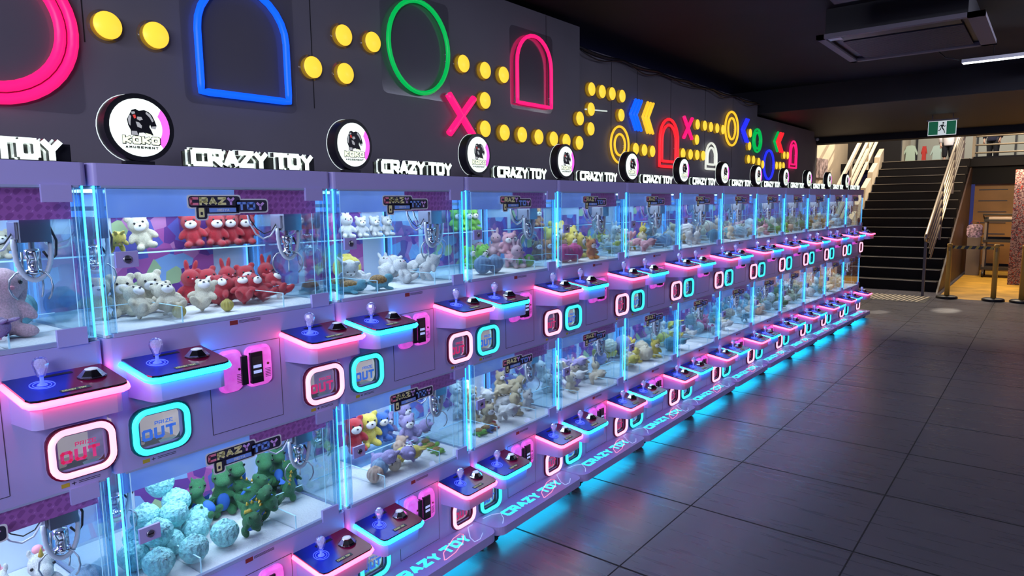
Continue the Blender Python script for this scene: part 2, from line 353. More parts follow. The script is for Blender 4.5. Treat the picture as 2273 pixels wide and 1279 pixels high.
def build_claw(root, loc, ph):
    b = MB(); b.box((-.045, -.04, -.0), (.045, .04, .075), STEEL); b.box((-.03, -.048, .01), (.03, -.041, .06), STEEL)
    c = b.build('claw', root, loc)
    h = MB(); pts = []; N = 42
    for i in range(N+1):
        a = PI*i/N; pts.append((.01, -.048+.0+.048*(1-math.cos(a)) if True else 0, .01-.125*math.sin(a)**.7))
    h.tube(pts, .008, HOSE, 8, rr=[.0085 if i % 2 else .0068 for i in range(N+1)]); h.build('coil_hose', c)
    m = MB(); m.lathe([(.008, 0), (.008, -.02), (.020, -.022), (.022, -.03), (.022, -.05), (.016, -.052), (.016, -.082), (.024, -.084), (.024, -.094), (.008, -.10), (.004, -.108)], (0, 0, 0), ZV, CHROME, 12)
    for q in range(3):
        a = q*2.094; m.tube([(.026*math.cos(a), .026*math.sin(a), -.03), (.028*math.cos(a), .028*math.sin(a), -.085)], .0035, STEEL, 5)
    m.build('claw_motor', c)
    for q in range(3):
        a = ph+q*2*PI/3; f = MB(); ca, sa = math.cos(a), math.sin(a)
        f.tube([(r*ca, r*sa, z) for r, z in ((.02, -.088), (.045, -.092), (.062, -.11), (.066, -.135), (.058, -.158), (.046, -.172))], .003, STEEL, 6); f.build('claw_finger', c)
    w_ = MB(); w_.tube([(-.02, .05, .07), (-.02, .075, .0), (-.02, .07, -.045), (-.01, .05, -.06), (0, .03, -.03)], .004, BLACK, 6); w_.build('cable', c)
    w2 = MB(); w2.box((-.02, -.175, .075), (.0, -.155, .10), BLACK); w2.tube([(-.01, -.165, .08), (-.01, -.155, .035), (-.01, -.13, -.01), (-.01, -.10, -.03), (-.005, -.07, -.02), (0, -.045, .02)], .0035, HOSE, 6); w2.tube([(-.01, -.16, .08), (-.01, -.15, .045), (-.01, -.125, .01), (-.01, -.095, -.01), (-.005, -.065, .0), (0, -.045, .03)], .0022, BLACK, 5); w2.build('plug_lead', c)
    return c

def build_caster(root, loc):
    b = MB(); b.box((-.03, -.022, .050), (.03, .022, .062), BLACK); b.lathe([(.02, -.018), (.031, -.014), (.031, -.004), (.02, -.003)], (0, 0, .031), YV, BLACK, 16)
    b.lathe([(.02, .003), (.031, .004), (.031, .014), (.02, .018)], (0, 0, .031), YV, BLACK, 16); b.prism([(-.03, .052), (.034, .052), (.040, .038), (.012, .028), (-.02, .034)], (0, -.021, 0), XV, ZV, YV, .042, BLACK)
    return b.build('caster', root, loc)

def build_machine():
    root = empty('claw_machine'); Y0, Y1 = .004, W0-.004
    # panels ------------------------------------------------------------
    def shell(name, z0, z1, holes=None):
        b = MB(); r = .018
        # rounded vertical front corners
        seg = [(-r+r*math.sin(a), Y0+r-r*math.cos(a)) for a in [PI/2*i/4 for i in range(5)]]
        seg2 = [(-r+r*math.cos(a), Y1-r+r*math.sin(a)) for a in [PI/2*i/4 for i in range(5)]]
        for sg in (seg, seg2):
            vs = [(x, y, z0) for x, y in sg]+[(x, y, z1) for x, y in sg]; b.add(vs, [(i, i+1, 6+i, 5+i) for i in range(4)], LILAC, True)
        ya, yb = Y0+r, Y1-r
        rects = [(ya, yb, z0, z1)]
        if holes:
            (h1a, h1b), (h2a, h2b), hz0, hz1 = holes
            rects = [(ya, h1a, z0, z1), (h1b, h2a, z0, z1), (h2b, yb, z0, z1), (h1a, h1b, z0, hz0), (h1a, h1b, hz1, z1), (h2a, h2b, z0, hz0), (h2a, h2b, hz1, z1)]
        for a, c, d, e in rects: b.add([(0, a, d), (0, c, d), (0, c, e), (0, a, e)], [(0, 1, 2, 3)], LILAC)
        xb = -DP
        b.add([(-r, Y0, z0), (xb, Y0, z0), (xb, Y0, z1), (-r, Y0, z1)], [(0, 1, 2, 3)], LILAC); b.add([(-r, Y1, z0), (xb, Y1, z0), (xb, Y1, z1), (-r, Y1, z1)], [(3, 2, 1, 0)], LILAC)
        b.add([(xb, Y0, z0), (xb, Y1, z0), (xb, Y1, z1), (xb, Y0, z1)], [(3, 2, 1, 0)], LILAC)
        top = [(xb, Y0), (-r, Y0)]+seg[1:]+seg2+[(xb, Y1)]; n = len(top)
        b.add([(x, y, z1) for x, y in top], [list(range(n))], LILAC); b.add([(x, y, z0) for x, y in top], [list(range(n))[::-1]], LILAC)
        return b.build(name, root)
    shell('header_panel', 1.869, 1.937)
    hu = ((.145-.062, .145+.062), (.792-.062, .792+.062)); 
    shell('middle_panel', .965, SU-.002, (*hu, 1.079-.050, 1.079+.050))
    shell('lower_panel', .114, SL-.002, (*hu, .200-.050, .200+.050))
    # inner carcass: case floors, roof linings, back and lit ceiling panels
    for sill, top in ((SU, 1.869), (SL, .965)):
        b = MB(); b.box((-.595, .012, sill-.001), (-.012, W0-.012, sill+.008), DECK); b.build('case_floor', root)
        b = MB(); b.box((-.605, .012, sill), (-.597, W0-.012, top), mat('case_back', (.62, .70, .86), .4)); bk = b.build('back_panel', root)
        b = MB(); b.box((-.5965, .30, sill+.02), (-.595, .70, top-.10), ART); b.box((-.5965, .04, sill+.02), (-.595, .26, top-.16), ART); b.build('backdrop_print', bk)
        b = MB(); b.box((-.50, .05, top-.010), (-.12, W0-.05, top-.006), CASEL); b.build('case_light', root)
        b = MB(); b.box((-.075, .035, top-.098), (-.070, .4995, top-.003), VALB); b.build('blue_valance', root)
        b = MB(); b.box((-.58, .035, top-.098), (-.575, .80, top-.016), VALB); b.build('blue_valance', root)
        b = MB(); b.box((-.075, .50, top-.098), (-.070, W0-.03, top-.003), VALP); b.build('purple_valance', root)
        # front glass with frame lip, logo, brackets
        b = MB(); b.box((-.010, .026, sill), (-.006, W0-.026, top), GLASS); g = b.build('front_glass', root)
        b = MB(); b.box((-.016, .03, sill-.001), (.001, W0-.05, sill+.012), mat('sill_trim', (.36, .42, .66), .35)); b.build('glass_rail', g); b = MB(); b.box((-.016, .03, top-.006), (.001, W0-.03, top+.001), MATS['sill_trim']); b.build('glass_rail', g)
        lg = MB(); X = -.004; ym, zm = .294, top-.104
        def R(a, c, d, e, mt, x=X, t=.0008, r=.006): lg.prism([(p[0]+(a+c)/2, p[1]+(d+e)/2) for p in rrect(c-a, e-d, r, 3)], (x, ym, zm), YV, ZV, XV, t, mt)
        WO = L_W; DK = DARKPR
        for gro, mt_, dx in ((.0045, WO, 0), (0, DK, .0008)):
            R(-gro, .185+gro, .036-gro, .074+gro, mt_, X+dx, r=.01); R(.168-gro, .292+gro, .018-gro, .060+gro, mt_, X+dx, r=.01); R(.025-gro, .062+gro, -.004-gro, .04+gro, mt_, X+dx, r=.008); R(.06-gro, .18+gro, .014-gro, .04+gro, mt_, X+dx, r=.002)
        text(lg, 'CRAZY', (X+.0018, ym+.008, zm+.043), YV, ZV, XV, .027, .0080, .0006, [L_C, L_Y, L_Y, L_Y, L_V], wf=.8, gap=.42)
        text(lg, 'TOY', (X+.0018, ym+.178, zm+.024), YV, ZV, XV, .029, .0085, .0006, [L_B, L_B, L_V], wf=.85, gap=.42)
        R(.070, .168, .018, .033, L_B, X+.0018, r=.001); text(lg, 'MEIYA', (X+.003, ym+.10, zm+.021), YV, ZV, XV, .009, .002, .0004, L_W, wf=.7, gap=.4)
        R(.033, .052, .002, .034, L_Y, X+.0018, r=.003); R(.038, .046, .010, .020, DK, X+.0027, r=.002)
        lg.build('logo_sticker', g)
        for ya_, yb_, za_, zb_ in ((.755, .835, sill-.004, sill+.048), (.750, .828, top-.048, top+.002)):
            b = MB(); b.box((-.004, ya_, za_), (.008, yb_, zb_), LILAC); b.build('corner_bracket', g)
        b = MB(); b.box((-.004, .052, sill+.215), (.006, .118, sill+.265), LILAC); b.lathe([(.013, 0), (.013, .004), (.011, .005)], (.006, .085, sill+.24), XV, STEEL, 16); b.box((.0105, .076, sill+.238), (.0115, .094, sill+.242), BLACK); b.build('lock', g)
        # side glass
        for yy in (.012, W0-.012):
            b = MB(); b.box((-.595, yy-.002, sill), (-.03, yy+.002, top), SGLASS); b.build('side_glass', root)
        # acrylic corner posts with led rods
        for yy, s_ in ((.016, 1), (W0-.016, -1)):
            b = MB(); b.tube([(-.016, yy, sill+.0), (-.016, yy, top)], .0034, LEDC, 6); b.build('led_rod', root)
            b = MB(); b.box((-.024, yy+s_*.006, sill), (-.006, yy+s_*.028, top), ACRYL); b.box((-.0055, yy+s_*.026, sill), (-.0045, yy+s_*.0285, top), EDGE); b.box((-.0245, yy+s_*.011, sill), (-.0235, yy+s_*.0125, top), EDGE)
            b.box((-.11, yy+s_*.004, sill), (-.108, yy+s_*.006, top), EDGE); b.build('acrylic_post', root)
            b = MB(); b.tube([(-.585, yy+s_*.01, sill+.01), (-.585, yy+s_*.01, top-.1)], .004, LEDB, 6); b.build('rear_led_rod', root)
        # prize chutes (low clear fences at both front corners)
        for ya_, yb_ in ((.03, .255), (.645, .845)):
            b = MB(); hgt = .065; y_in = yb_ if ya_ < .3 else ya_
            b.box((-.255, ya_, sill+.008), (-.252, yb_, sill+hgt), GLASS); b.box((-.255, y_in-.0015, sill+.008), (-.02, y_in+.0015, sill+hgt), GLASS)
            b.box((-.256, ya_, sill+hgt), (-.251, yb_, sill+hgt+.002), EDGE); b.box((-.255, y_in-.002, sill+hgt), (-.02, y_in+.002, sill+hgt+.002), EDGE)
            b.box((-.022, y_in-.002, sill+.008), (-.019, y_in+.002, sill+hgt), EDGE); b.build('chute_fence', root)
        build_claw(root, (-.15, .765, top-.165 if sill == SU else top-.15), .4); build_claw(root, (-.33, .12, top-.17), 1.2)
        r_ = MB(); r_.box((-.56, .755, top-.075), (-.08, .775, top-.06), STEEL); r_.box((-.56, .11, top-.075), (-.08, .13, top-.06), STEEL); r_.build('gantry_rail', root)
        if sill == SU:
            b = MB(); b.box((-.595, .03, 1.628), (-.45, W0-.02, 1.633), SGLASS); b.box((-.4505, .03, 1.628), (-.449, W0-.02, 1.6335), EDGE); b.build('shelf', root)
    # roof + thin side frames
    b = MB(); b.box((-.60, .01, 1.862), (-.02, W0-.01, 1.868), WHITEP); b.build('roof_lining', root)
    # consoles, windows, doors, stickers
    for sill in (SU, SL):
        dz = sill-SU
        build_console(CYANE, root, (0, .045, sill-.073), 0, 'cyan_neon_trim'); build_console(PINKE, root, (0, .612, sill-.073), 0, 'pink_neon_trim')
        zw = 1.079 if sill == SU else .200
        build_window(CYANW, TEALD, PRC, root, (0, .145, zw), 'cyan_neon_ring'); build_window(PINKW, WINED, PRP, root, (0, .792, zw), 'pink_neon_ring')
        zd0, zd1 = (1.0, 1.302) if sill == SU else (.125, .428)
        b = MB(); ya, yb = .322, .603
        for p, q in (((0, ya-.001, zd0), (.0012, ya+.001, zd1)), ((0, yb-.001, zd0), (.0012, yb+.001, zd1)), ((0, ya, zd0-.001), (.0012, yb, zd0+.001)), ((0, ya, zd1-.001), (.0012, yb, zd1+.001))): b.box(p, q, LILACD)
        b.box((0, ya+.001, zd0+.001), (.0007, yb-.001, zd1-.001), LILAC); d = b.build('service_door', root)
        zc = zd1-.085
        b = MB()
        for yc, wd in ((.395, .085), (.505, .100)):
            b.prism([(p[0]+yc, p[1]+zc) for p in rrect(wd, .152, .025, 4)], (0, 0, 0), YV, ZV, XV, .012, PODM)
            b.prism([(p[0]+yc, p[1]+zc) for p in rrect(wd*.86, .135, .02, 4)], (.012, 0, 0), YV, ZV, XV, .014, PODM)
            b.lathe([(.005, 0), (.005, .002)], (.026, yc+wd*.28, zc+.005), XV, MATS['red_warning_sticker'], 8)
            for k in range(6): b.box((.026, yc+wd*.16, zc-.045+k*.006), (.0268, yc+wd*.38, zc-.043+k*.006), DARKPR)
        b.build('coin_acceptor', d)
        b = MB(); b.box((.012, .425, zc-.055), (.034, .448, zc+.05), BLACK); b.build('card_slot', d)
        b = MB(); b.box((.020, .462, zc-.058), (.034, .508, zc+.056), BLACK); b.box((.034, .466, zc-.035), (.0348, .504, zc+.04), SCREEN)
        for k, wv in ((.004, 1), (-.016, .9)): b.box((.0348, .469, zc+k-.006), (.0354, .501, zc+k+.005), mat('screen_text_bar', (.4, .5, .8), .4, emit=(.42, .52, .9), es=.7))
        b.build('display', d)
        b = MB(); b.box((0, .41, sill-.022), (.0008, .440, sill-.006), REDSTK)
        for k in range(3): b.box((0, .445, sill-.010-k*.004), (.0008, .53, sill-.0085-k*.004), DARKPR)
        zs = zw-.098
        for yc in (.145, .792):
            if sill == SL: continue
            b.box((0, yc-.062, zs-.006), (.0008, yc-.040, zs+.006), YELSTK); b.box((0, yc-.034, zs-.001), (.0008, yc-.022, zs+.001), DARKPR); b.box((0, yc-.029, zs-.005), (.0008, yc-.027, zs+.005), DARKPR)
            for k in range(2): b.box((0, yc-.015, zs-.003+k*.005), (.0008, yc+.045, zs-.0015+k*.005), DARKPR)
        b.build('warning_sticker', root)
    # base plate
    b = MB(); pl = [(-DP, .004)]+[(.12+.06*math.sin(a), .064-.06*math.cos(a)) for a in [PI/2*i/6 for i in range(7)]]+[(.12+.06*math.cos(a), W0-.064+.06*math.sin(a)) for a in [PI/2*i/6 for i in range(7)]]+[(-DP, W0-.004)]
    b.prism(pl, (0, 0, .068), XV, YV, ZV, .046, LILAC); bp = b.build('base_plate', root)
    t = MB(); text(t, 'CRAZY', (.125, .17, .1142), YV, (-1, 0, 0), ZV, .066, .0185, .0006, CONC, wf=.66, gap=.36); t.build('projected_lettering', bp)  # flat glowing inlays stand in for letters of light projected on the plate
    t = MB(); text(t, 'TOY', (.125, .535, .1142), YV, (-1, 0, 0), ZV, .066, .0185, .0006, CONC, wf=.66, gap=.36); t.build('projected_lettering', bp)
    for pts, mt_ in (([(.150, .47), (.10, .52), (.045, .66), (.04, .72), (.06, .725), (.11, .66), (.145, .56), (.153, .48), (.150, .47)], PKLN), ([(.155, .70), (.11, .72), (.06, .77), (.03, .80), (.03, .84)], BLLN), ([(.155, .70), (.16, .74), (.13, .80)], BLLN), ([(.03, .05), (.04, .12), (.07, .16), (.12, .12), (.15, .07)], BLLN)):
        t = MB(); t.tube([(x, y, .1148) for x, y in pts], .0024, mt_, 4); t.build('projected_lines', bp)  # glowing lines stand in for projected light, not neon tubes
    b = MB(); b.box((-.03, .09, .062), (.135, W0-.09, .067), UNDER); b.build('under_glow_strip', root)
    for x in (.09, -.52):
        for y in (.055, W0-.055): build_caster(root, (x, y, 0))
    # round sign ----------------------------------------------------------
    s_ = MB(); cz, cyy = .122, .188; O = (-.115, cyy, 1.937+cz)
    s_.prism(circ(.108, 36), O, YV, ZV, XV, .05, BLACK, True); s_.box((-.10, cyy-.05, 1.937), (-.07, cyy+.04, 1.953), BLACK); s_.box((-.095, cyy-.02, 1.95), (-.075, cyy+.02, 1.965), BLACK)
    rs = s_.build('round_sign', root)
    h = MB(); h.tube([(-.115, cyy+.1085*math.cos(2*PI*i/36), 1.937+cz+.1085*math.sin(2*PI*i/36)) for i in range(36)], .0018, HALO, 5, True); h.build('halo_rim', rs)
    fc = MB(); O2 = Vector((-.0648, cyy, 1.937+cz)); fc.prism(circ(.092, 36), O2, YV, ZV, XV, .002, WHITEE)
    arc = [(.0918*math.cos(a), .0918*math.sin(a)) for a in [-.75+i*1.5/10 for i in range(11)]]+[(.068*math.cos(a), .068*math.sin(a)) for a in [.62-i*1.3/10 for i in range(11)]]
    fc.prism(arc, O2+Vector((.002, 0, 0)), YV, ZV, XV, .0006, MAGE); fc.build('sign_face', rs)
    em = MB(); S = .001; O3 = O2+Vector((.0026, 0, 0))
    def P(pts, mt_, dx=0, d=.0005): em.prism([(p[0]*S, p[1]*S) for p in pts], O3+Vector((dx, 0, 0)), YV, ZV, XV, d, mt_)
    P([(-30, 42), (-24, 54), (-12, 58), (-2, 53), (14, 57), (28, 52), (38, 42), (45, 26), (50, 10), (46, -2), (33, 0), (30, 12), (27, 4), (33, -8), (38, -22), (20, -24), (8, -15), (-6, -17), (-9, -27), (-31, -25), (-31, -10), (-38, 6), (-40, 24)], BLACK)
    P([(20, 52), (32, 44), (42, 24), (37, 20), (30, 34), (18, 46)], GREYI, .0006); P([(34, 6), (48, 8), (46, -1), (34, 0)], GREYI, .0006)
    P([(-29, -12), (-13, -12), (-10, -25), (-29, -24)], GREYI, .0006); P([(-8, 34), (4, 34), (8, 26), (-2, 22), (-10, 26)], GREYI, .0006)
    P([(-37, 26), (-31, 38), (-27, 34), (-30, 18), (-31, 4), (-36, 10)], GREYI, .0006); P([(-26, 48), (-16, 50), (-14, 44), (-24, 40)], GREYI, .0006); P([(-22, 38), (-14, 40), (-12, 30), (-18, 27)], REDI, .0006)
    P([(-14, 18), (-4, 16), (4, 6), (2, -2), (-10, 2)], GREYI, .0006); P([(12, -16), (30, -19), (34, -24), (20, -24)], CREAMI, .0006); em.build('gorilla_emblem', rs)
    lt = MB(); text(lt, 'KOKO', O3+Vector((.0012, -.0535, -.0525)), YV, ZV, XV, .024, .0075, .0005, BLACK, wf=.80, gap=.42, grow=.0020)
    text(lt, 'KOKO', O3+Vector((.0018, -.0545, -.0520)), YV, ZV, XV, .024, .0075, .0005, CREAMI, wf=.80, gap=.42)
    text(lt, 'AMUSEMENT', O3+Vector((.0012, -.050, -.067)), YV, ZV, XV, .0075, .0022, .0005, BLACK, wf=.8, gap=.75); lt.build('lettering', rs)
    # crazy toy letters ---------------------------------------------------
    for wd, y0_ in (('CRAZY', .352), ('TOY', .672)):
        if wd == 'CRAZY':
            b = MB(); b.box((-.105, .335, 1.937), (-.055, .875, 1.9415), BLACK); b.box((-.106, .335, 1.9415), (-.098, .875, 1.995), BLACK); ls = b.build('letter_sign', root)
        k = MB(); text(k, wd, (-.086, y0_-.004, 1.943), YV, ZV, XV, .062, .0150, .003, HALO, wf=.68, gap=.27, grow=.0025)
        text(k, wd, (-.083, y0_, 1.943), YV, ZV, XV, .062, .0150, .023, BLACK, wf=.68, gap=.27)
        text(k, wd, (-.060, y0_, 1.943), YV, ZV, XV, .062, .0165, .003, WHITEE, wf=.68, gap=.27); k.build('letters', ls)
    return root

# ================================================================== room
def tile_mat():
    m = bpy.data.materials.new('slate_floor_tiles'); m.use_nodes = True; nt = m.node_tree; b = nt.nodes['Principled BSDF']; N = nt.nodes.new; L = nt.links.new
    tc = N('ShaderNodeTexCoord'); s = N('ShaderNodeSeparateXYZ'); L(tc.outputs['Object'], s.inputs[0])
    def mth(op, a, v=None, c=None):
        n = N('ShaderNodeMath'); n.operation = op; L(a, n.inputs[0])
        if isinstance(v, (int, float)): n.inputs[1].default_value = v
        elif v is not None: L(v, n.inputs[1])
        return n.outputs[0]
    def axis(o, off, size, hw):
        a = mth('SUBTRACT', o, off); a = mth('DIVIDE', a, size); fl = mth('FLOOR', a); fr = mth('FRACT', a)
        d = mth('SUBTRACT', fr, .5); d = mth('ABSOLUTE', d); g = mth('GREATER_THAN', d, 0.5-hw/size); return fl, g
    fx, gx = axis(s.outputs[0], .684, .8828, .004); fy, gy = axis(s.outputs[1], 2.789, .850, .0065)
    g = mth('MAXIMUM', gx, gy)
    cb = N('ShaderNodeCombineXYZ'); L(fx, cb.inputs[0]); L(fy, cb.inputs[1]); wn = N('ShaderNodeTexWhiteNoise'); L(cb.outputs[0], wn.inputs['Vector'])
    mp = N('ShaderNodeMapping'); mp.inputs['Scale'].default_value = (1.2, 16, 1); L(tc.outputs['Object'], mp.inputs[0])
    n1 = N('ShaderNodeTexNoise'); n1.inputs['Scale'].default_value = 1.6; n1.inputs['Detail'].default_value = 6; L(mp.outputs[0], n1.inputs['Vector'])
    n2 = N('ShaderNodeTexNoise'); n2.inputs['Scale'].default_value = 1.1; n2.inputs['Detail'].default_value = 4; L(tc.outputs['Object'], n2.inputs['Vector'])
    v = mth('ADD', n1.outputs[0], n2.outputs[0]); v = mth('ADD', v, mth('MULTIPLY', wn.outputs['Value'], .30))
    r = N('ShaderNodeValToRGB'); e = r.color_ramp.elements; e[0].position = .22; e[0].color = (.088, .083, .104, 1); e[1].position = .88; e[1].color = (.150, .140, .168, 1)
    L(mth('MULTIPLY', v, .5), r.inputs[0])
    mx = N('ShaderNodeMix'); mx.data_type = 'RGBA'; L(g, mx.inputs[0]); L(r.outputs[0], mx.inputs[6]); mx.inputs[7].default_value = (.002, .002, .003, 1); L(mx.outputs[2], b.inputs['Base Color'])
    rr = mth('MULTIPLY', n1.outputs[0], .26); rr = mth('ADD', rr, .17); rr = mth('ADD', rr, mth('MULTIPLY', g, .6)); L(rr, b.inputs['Roughness'])
    bp = N('ShaderNodeBump'); bp.inputs['Strength'].default_value = .01; bp.inputs['Distance'].default_value = .004; L(n1.outputs[0], bp.inputs['Height']); L(bp.outputs[0], b.inputs['Normal'])
    b.inputs['Specular IOR Level'].default_value = .6
    return m
FLOORM = tile_mat()
b = MB(); b.box((-1.0, -4, -.1), (9, 14.35, 0), FLOORM); b.box((-3.2, 14.35, -.1), (.70, 20, 0), FLOORM); struct(b, 'floor')
b = MB(); b.box((.70, 14.35, -.1), (9, 20.6, -.001), mat('ochre_floor', (.52, .28, .03), .5, noise=(2.2, .35, 5))); struct(b, 'floor_back')
SEAM = [(.038, -.078), (0, .803), (-.039, 1.702), (-.068, 2.538), (-.092, 3.389), (-.109, 4.265), (-.12, 5.18), (-.124, 6.089), (-.12, 6.999), (-.109, 7.899), (-.092, 8.771), (-.067, 9.64), (-.037, 10.498), (0, 11.355)]
b = MB(); b.box((-1.3, -4, 0), (-.70-.06, 4.657, 3.174), WALLG)
for y, z0, z1 in ((2.15, 2.3, 3.17), (4.2, 2.5, 3.17), (1.1, 2.45, 3.17)): b.box((-.761, y, z0), (-.7585, y+.004, z1), WALLD)
struct(b, 'wall_left')
b = MB(); b.box((-1.3, 4.657, 0), (-.82, 8.95, 3.05), WALLG)
for y in (5.25, 5.72, 6.42, 7.28, 8.1): b.box((-.821, y, 2.2), (-.8185, y+.005, 3.05), WALLD)
struct(b, 'wall_left_middle')
b = MB(); b.box((-1.3, 8.95, 0), (-.88, 11.85, 2.90), WALLG); struct(b, 'wall_left_far')
b = MB(); b.box((-1.3, -4, 3.22), (9, 9.1, 3.32), CEIL); struct(b, 'ceiling')
b = MB(); b.box((-1.3, 9.1, 2.935), (9, 13.4, 3.32), CEIL); b.box((-1.3, 9.12, 2.93), (9, 13.4, 2.936), SOFF); struct(b, 'ceiling_soffit')
b = MB(); b.box((-3.2, 13.4, 2.82), (9, 13.75, 3.4), CEIL); struct(b, 'trim_1')
b = MB(); b.box((-3.2, 13.4, 0), (-1.32, 13.75, 2.82), mat('brown_wall', (.05, .035, .03), .6)); b.box((-1.3, 11.85, 0), (-1.25, 13.4, 2.93), WALLG); struct(b, 'wall_back')

# cable sagging along the wall top
b = MB(); pts = []
for i in range(60):
    y = 4.7+4.2*i/59; pts.append((-.79, y, 3.035-.02*abs(math.sin(i*.33))))
b.tube(pts, .012, BLACK, 6); b.tube([(p[0]+.02, p[1], p[2]-.03-.02*math.sin(i*.5)) for i, p in enumerate(pts)], .006, BLACK, 5)
tag(b.build('cable_run'), 'black cables sagging along the top edge of the middle wall', 'cable')

# ------------------------------------------------------------------ neon wall art
YEL = mat('yellow_lamp_face', (.9, .65, .05), .4, emit=(1, .63, .05), es=1.05); YELS = mat('yellow_lamp_side', (.25, .15, .01), .4, emit=(1, .55, .03), es=.22)
PLATE = glassmat('clear_backing_plate', (.965, .965, .975), .006, .12)
def neonm(n, c, e=1.0): return mat(n+'_neon_tube', c, .4, emit=c, es=e)
NB, NG, NP, NR, NW, NY, NDB = neonm('blue', (.004, .10, 1), 1.25), neonm('green', (.0, .40, .07), 1.0), neonm('rose', (1, .01, .16), 1.15), neonm('red', (1, .02, .03), 1.1), neonm('soft_white', (.75, .78, .68), .9), neonm('amber', (.95, .55, .03), 1), neonm('deep_blue', (.02, .03, .95), 1.1)
def disc(y, z, x, label, group):
    b = MB(); b.lathe([(.054, .0), (.054, .03)], (x+.002, y, z), XV, YELS, 28); b.lathe([(.0535, .0), (.051, .004)], (x+.032, y, z), XV, YEL, 28)
    o = b.build('wall_lamp'); tag(o, label, 'wall light', group)
    p = MB(); p.lathe([(.066, 0), (.066, .0015)], (x+.0005, y, z), XV, PLATE, 24); p.build('backing_plate', o); return o
ORD = ['first', 'second', 'third', 'fourth', 'fifth', 'sixth', 'seventh', 'eighth', 'ninth', 'tenth', 'eleventh', 'twelfth', 'thirteenth']
X1, X2, X3 = -.76, -.82, -.88
F = .06/2.95   # the plates sit slightly behind the plane the positions were read on
def near(y, z, x0, x): # carry a point read at depth x0 along the sight line to depth x
    c = Vector((2.2543, 0, 1.8)); d = Vector((x0, y, z))-c; t = (x-c.x)/d.x; q = c+d*t; return q.y, q.z
clusters = [
 (X1, -.66, 'yellow disc lamp just left of the large blue arch', [(1.153, 2.507), (1.334, 2.502)], ('farther from the arch', 'touching its edge')),
 (X1, -.66, 'yellow disc lamp between blue arch and green ring', [(2.087, 2.484), (2.283, 2.672), (2.475, 2.671), (2.284, 2.481)], ('alone by the arch', 'upper left of three', 'upper right of three', 'lower of three')),
 (X1, -.66, 'yellow disc lamp between green ring and rose arch', [(3.191, 2.665), (3.396, 2.653), (3.583, 2.651), (3.39, 2.464)], ('nearest the green ring', 'middle of the upper three', 'nearest the rose arch', 'lower one above the long row')),
 (X1, -.66, 'yellow disc lamp in long row under rose arch', [(3.386, 2.284), (3.584, 2.275), (3.777, 2.274), (3.972, 2.272), (4.157, 2.271), (4.323, 2.266), (4.504, 2.263)], None),
 (X1, -.66, 'yellow disc lamp alone above the right end of the long row', [(4.511, 2.449)], ('by wall corner',)),
 (X2, -.72, 'yellow disc lamp in top row of four after wall corner', [(4.778, 2.709), (4.942, 2.709), (5.104, 2.711), (5.274, 2.71)], None),
 (X2, -.72, 'yellow disc lamp below the top row of four', [(4.77, 2.55), (4.766, 2.394), (5.259, 2.548)], ('upper left one', 'lowest left one', 'right one')),
 (X2, -.72, 'yellow disc lamp in row of three before red arch', [(5.526, 2.276), (5.69, 2.274), (5.85, 2.271)], None),
 (X2, -.72, 'yellow disc lamp in row between red and white arches', [(6.521, 2.283), (6.702, 2.283), (6.869, 2.285), (7.027, 2.286)], None),
 (X2, -.72, 'yellow disc lamp in row beside small rose cross', [(6.863, 2.6), (7.054, 2.603), (7.219, 2.602), (7.393, 2.602), (7.561, 2.6)], None),
 (X2, -.72, 'yellow disc lamp alone above the white arch', [(6.854, 2.442)], ('under the row by the rose cross',)),
 (X2, -.72, 'small yellow disc lamp before the far blue ring', [(8.441, 2.624), (8.425, 2.467), (8.41, 2.307), (8.586, 2.306), (8.779, 2.288)], ('top, beside green oval', 'below green oval edge', 'bottom row left', 'bottom row second', 'bottom row third')),
 (X3, -.78, 'small yellow disc lamp by the far blue ring', [(9.112, 2.271), (9.681, 2.278), (9.835, 2.282), (9.987, 2.283), (10.001, 2.433), (10.163, 2.437)], ('on its left', 'bottom right row, first', 'bottom right row, second', 'bottom right row, third', 'upper pair left', 'upper pair right')),
]
for x, x0, lab, pts, nm in clusters:
    for i, (y, z) in enumerate(pts):
        yy, zz = near(y, z, x0, x+.035)
        disc(yy, zz, x, lab+', '+(nm[i] if nm else ORD[i]+' from the left'), 'yellow disc lamps on the wall')
def wallpt(x, x0, y, z): return near(y, z, x0, x+.03)
def neon(name, label, cat, paths, m, x, x0, r=.010, closed=True, plate=None, group=None):
    root = None
    for pts in paths:
        P3 = []
        for y, z in pts: yy, zz = wallpt(x, x0, y, z); P3.append((x+.026, yy, zz))
        b = MB(); b.tube(P3, r, m, 8, closed)
        if root is None: root = b.build(name); tag(root, label, cat, group)
        else: b.build('inner_tube', root)
    for k in range(0, len(P3), max(1, len(P3)//3)): p = P3[k]; st = MB(); st.tube([(x, p[1], p[2]), (x+.02, p[1], p[2])], .004, WHITEP, 6); st.build('standoff', root)
    if plate:
        y0, y1, z0, z1 = plate; (a0, b0), (a1, b1) = wallpt(x, x0, y0, z0), wallpt(x, x0, y1, z1)
        p = MB(); p.prism([(q[0]+(a0+a1)/2, q[1]+(b0+b1)/2) for q in rrect(a1-a0, b1-b0, .04, 4)], (x+.0005, 0, 0), YV, ZV, XV, .003, PLATE); p.build('backing_plate', root)
    return root
def arch(y0, y1, z0, z1, n=14):
    R = (y1-y0)/2; c = (y0+y1)/2; return [(y0, z0)]+[(c-R*math.cos(PI*i/n), z1-R+R*math.sin(PI*i/n)) for i in range(n+1)]+[(y1, z0)]
def dens(p, closed=True):
    o = []; L = len(p)
    for i in range(L if closed else L-1):
        a, c = p[i], p[(i+1) % L]; k = max(1, int(math.dist(a, c)/.03)); o += [(a[0]+(c[0]-a[0])*j/k, a[1]+(c[1]-a[1])*j/k) for j in range(k)]
    if not closed: o.append(p[-1])
    return o
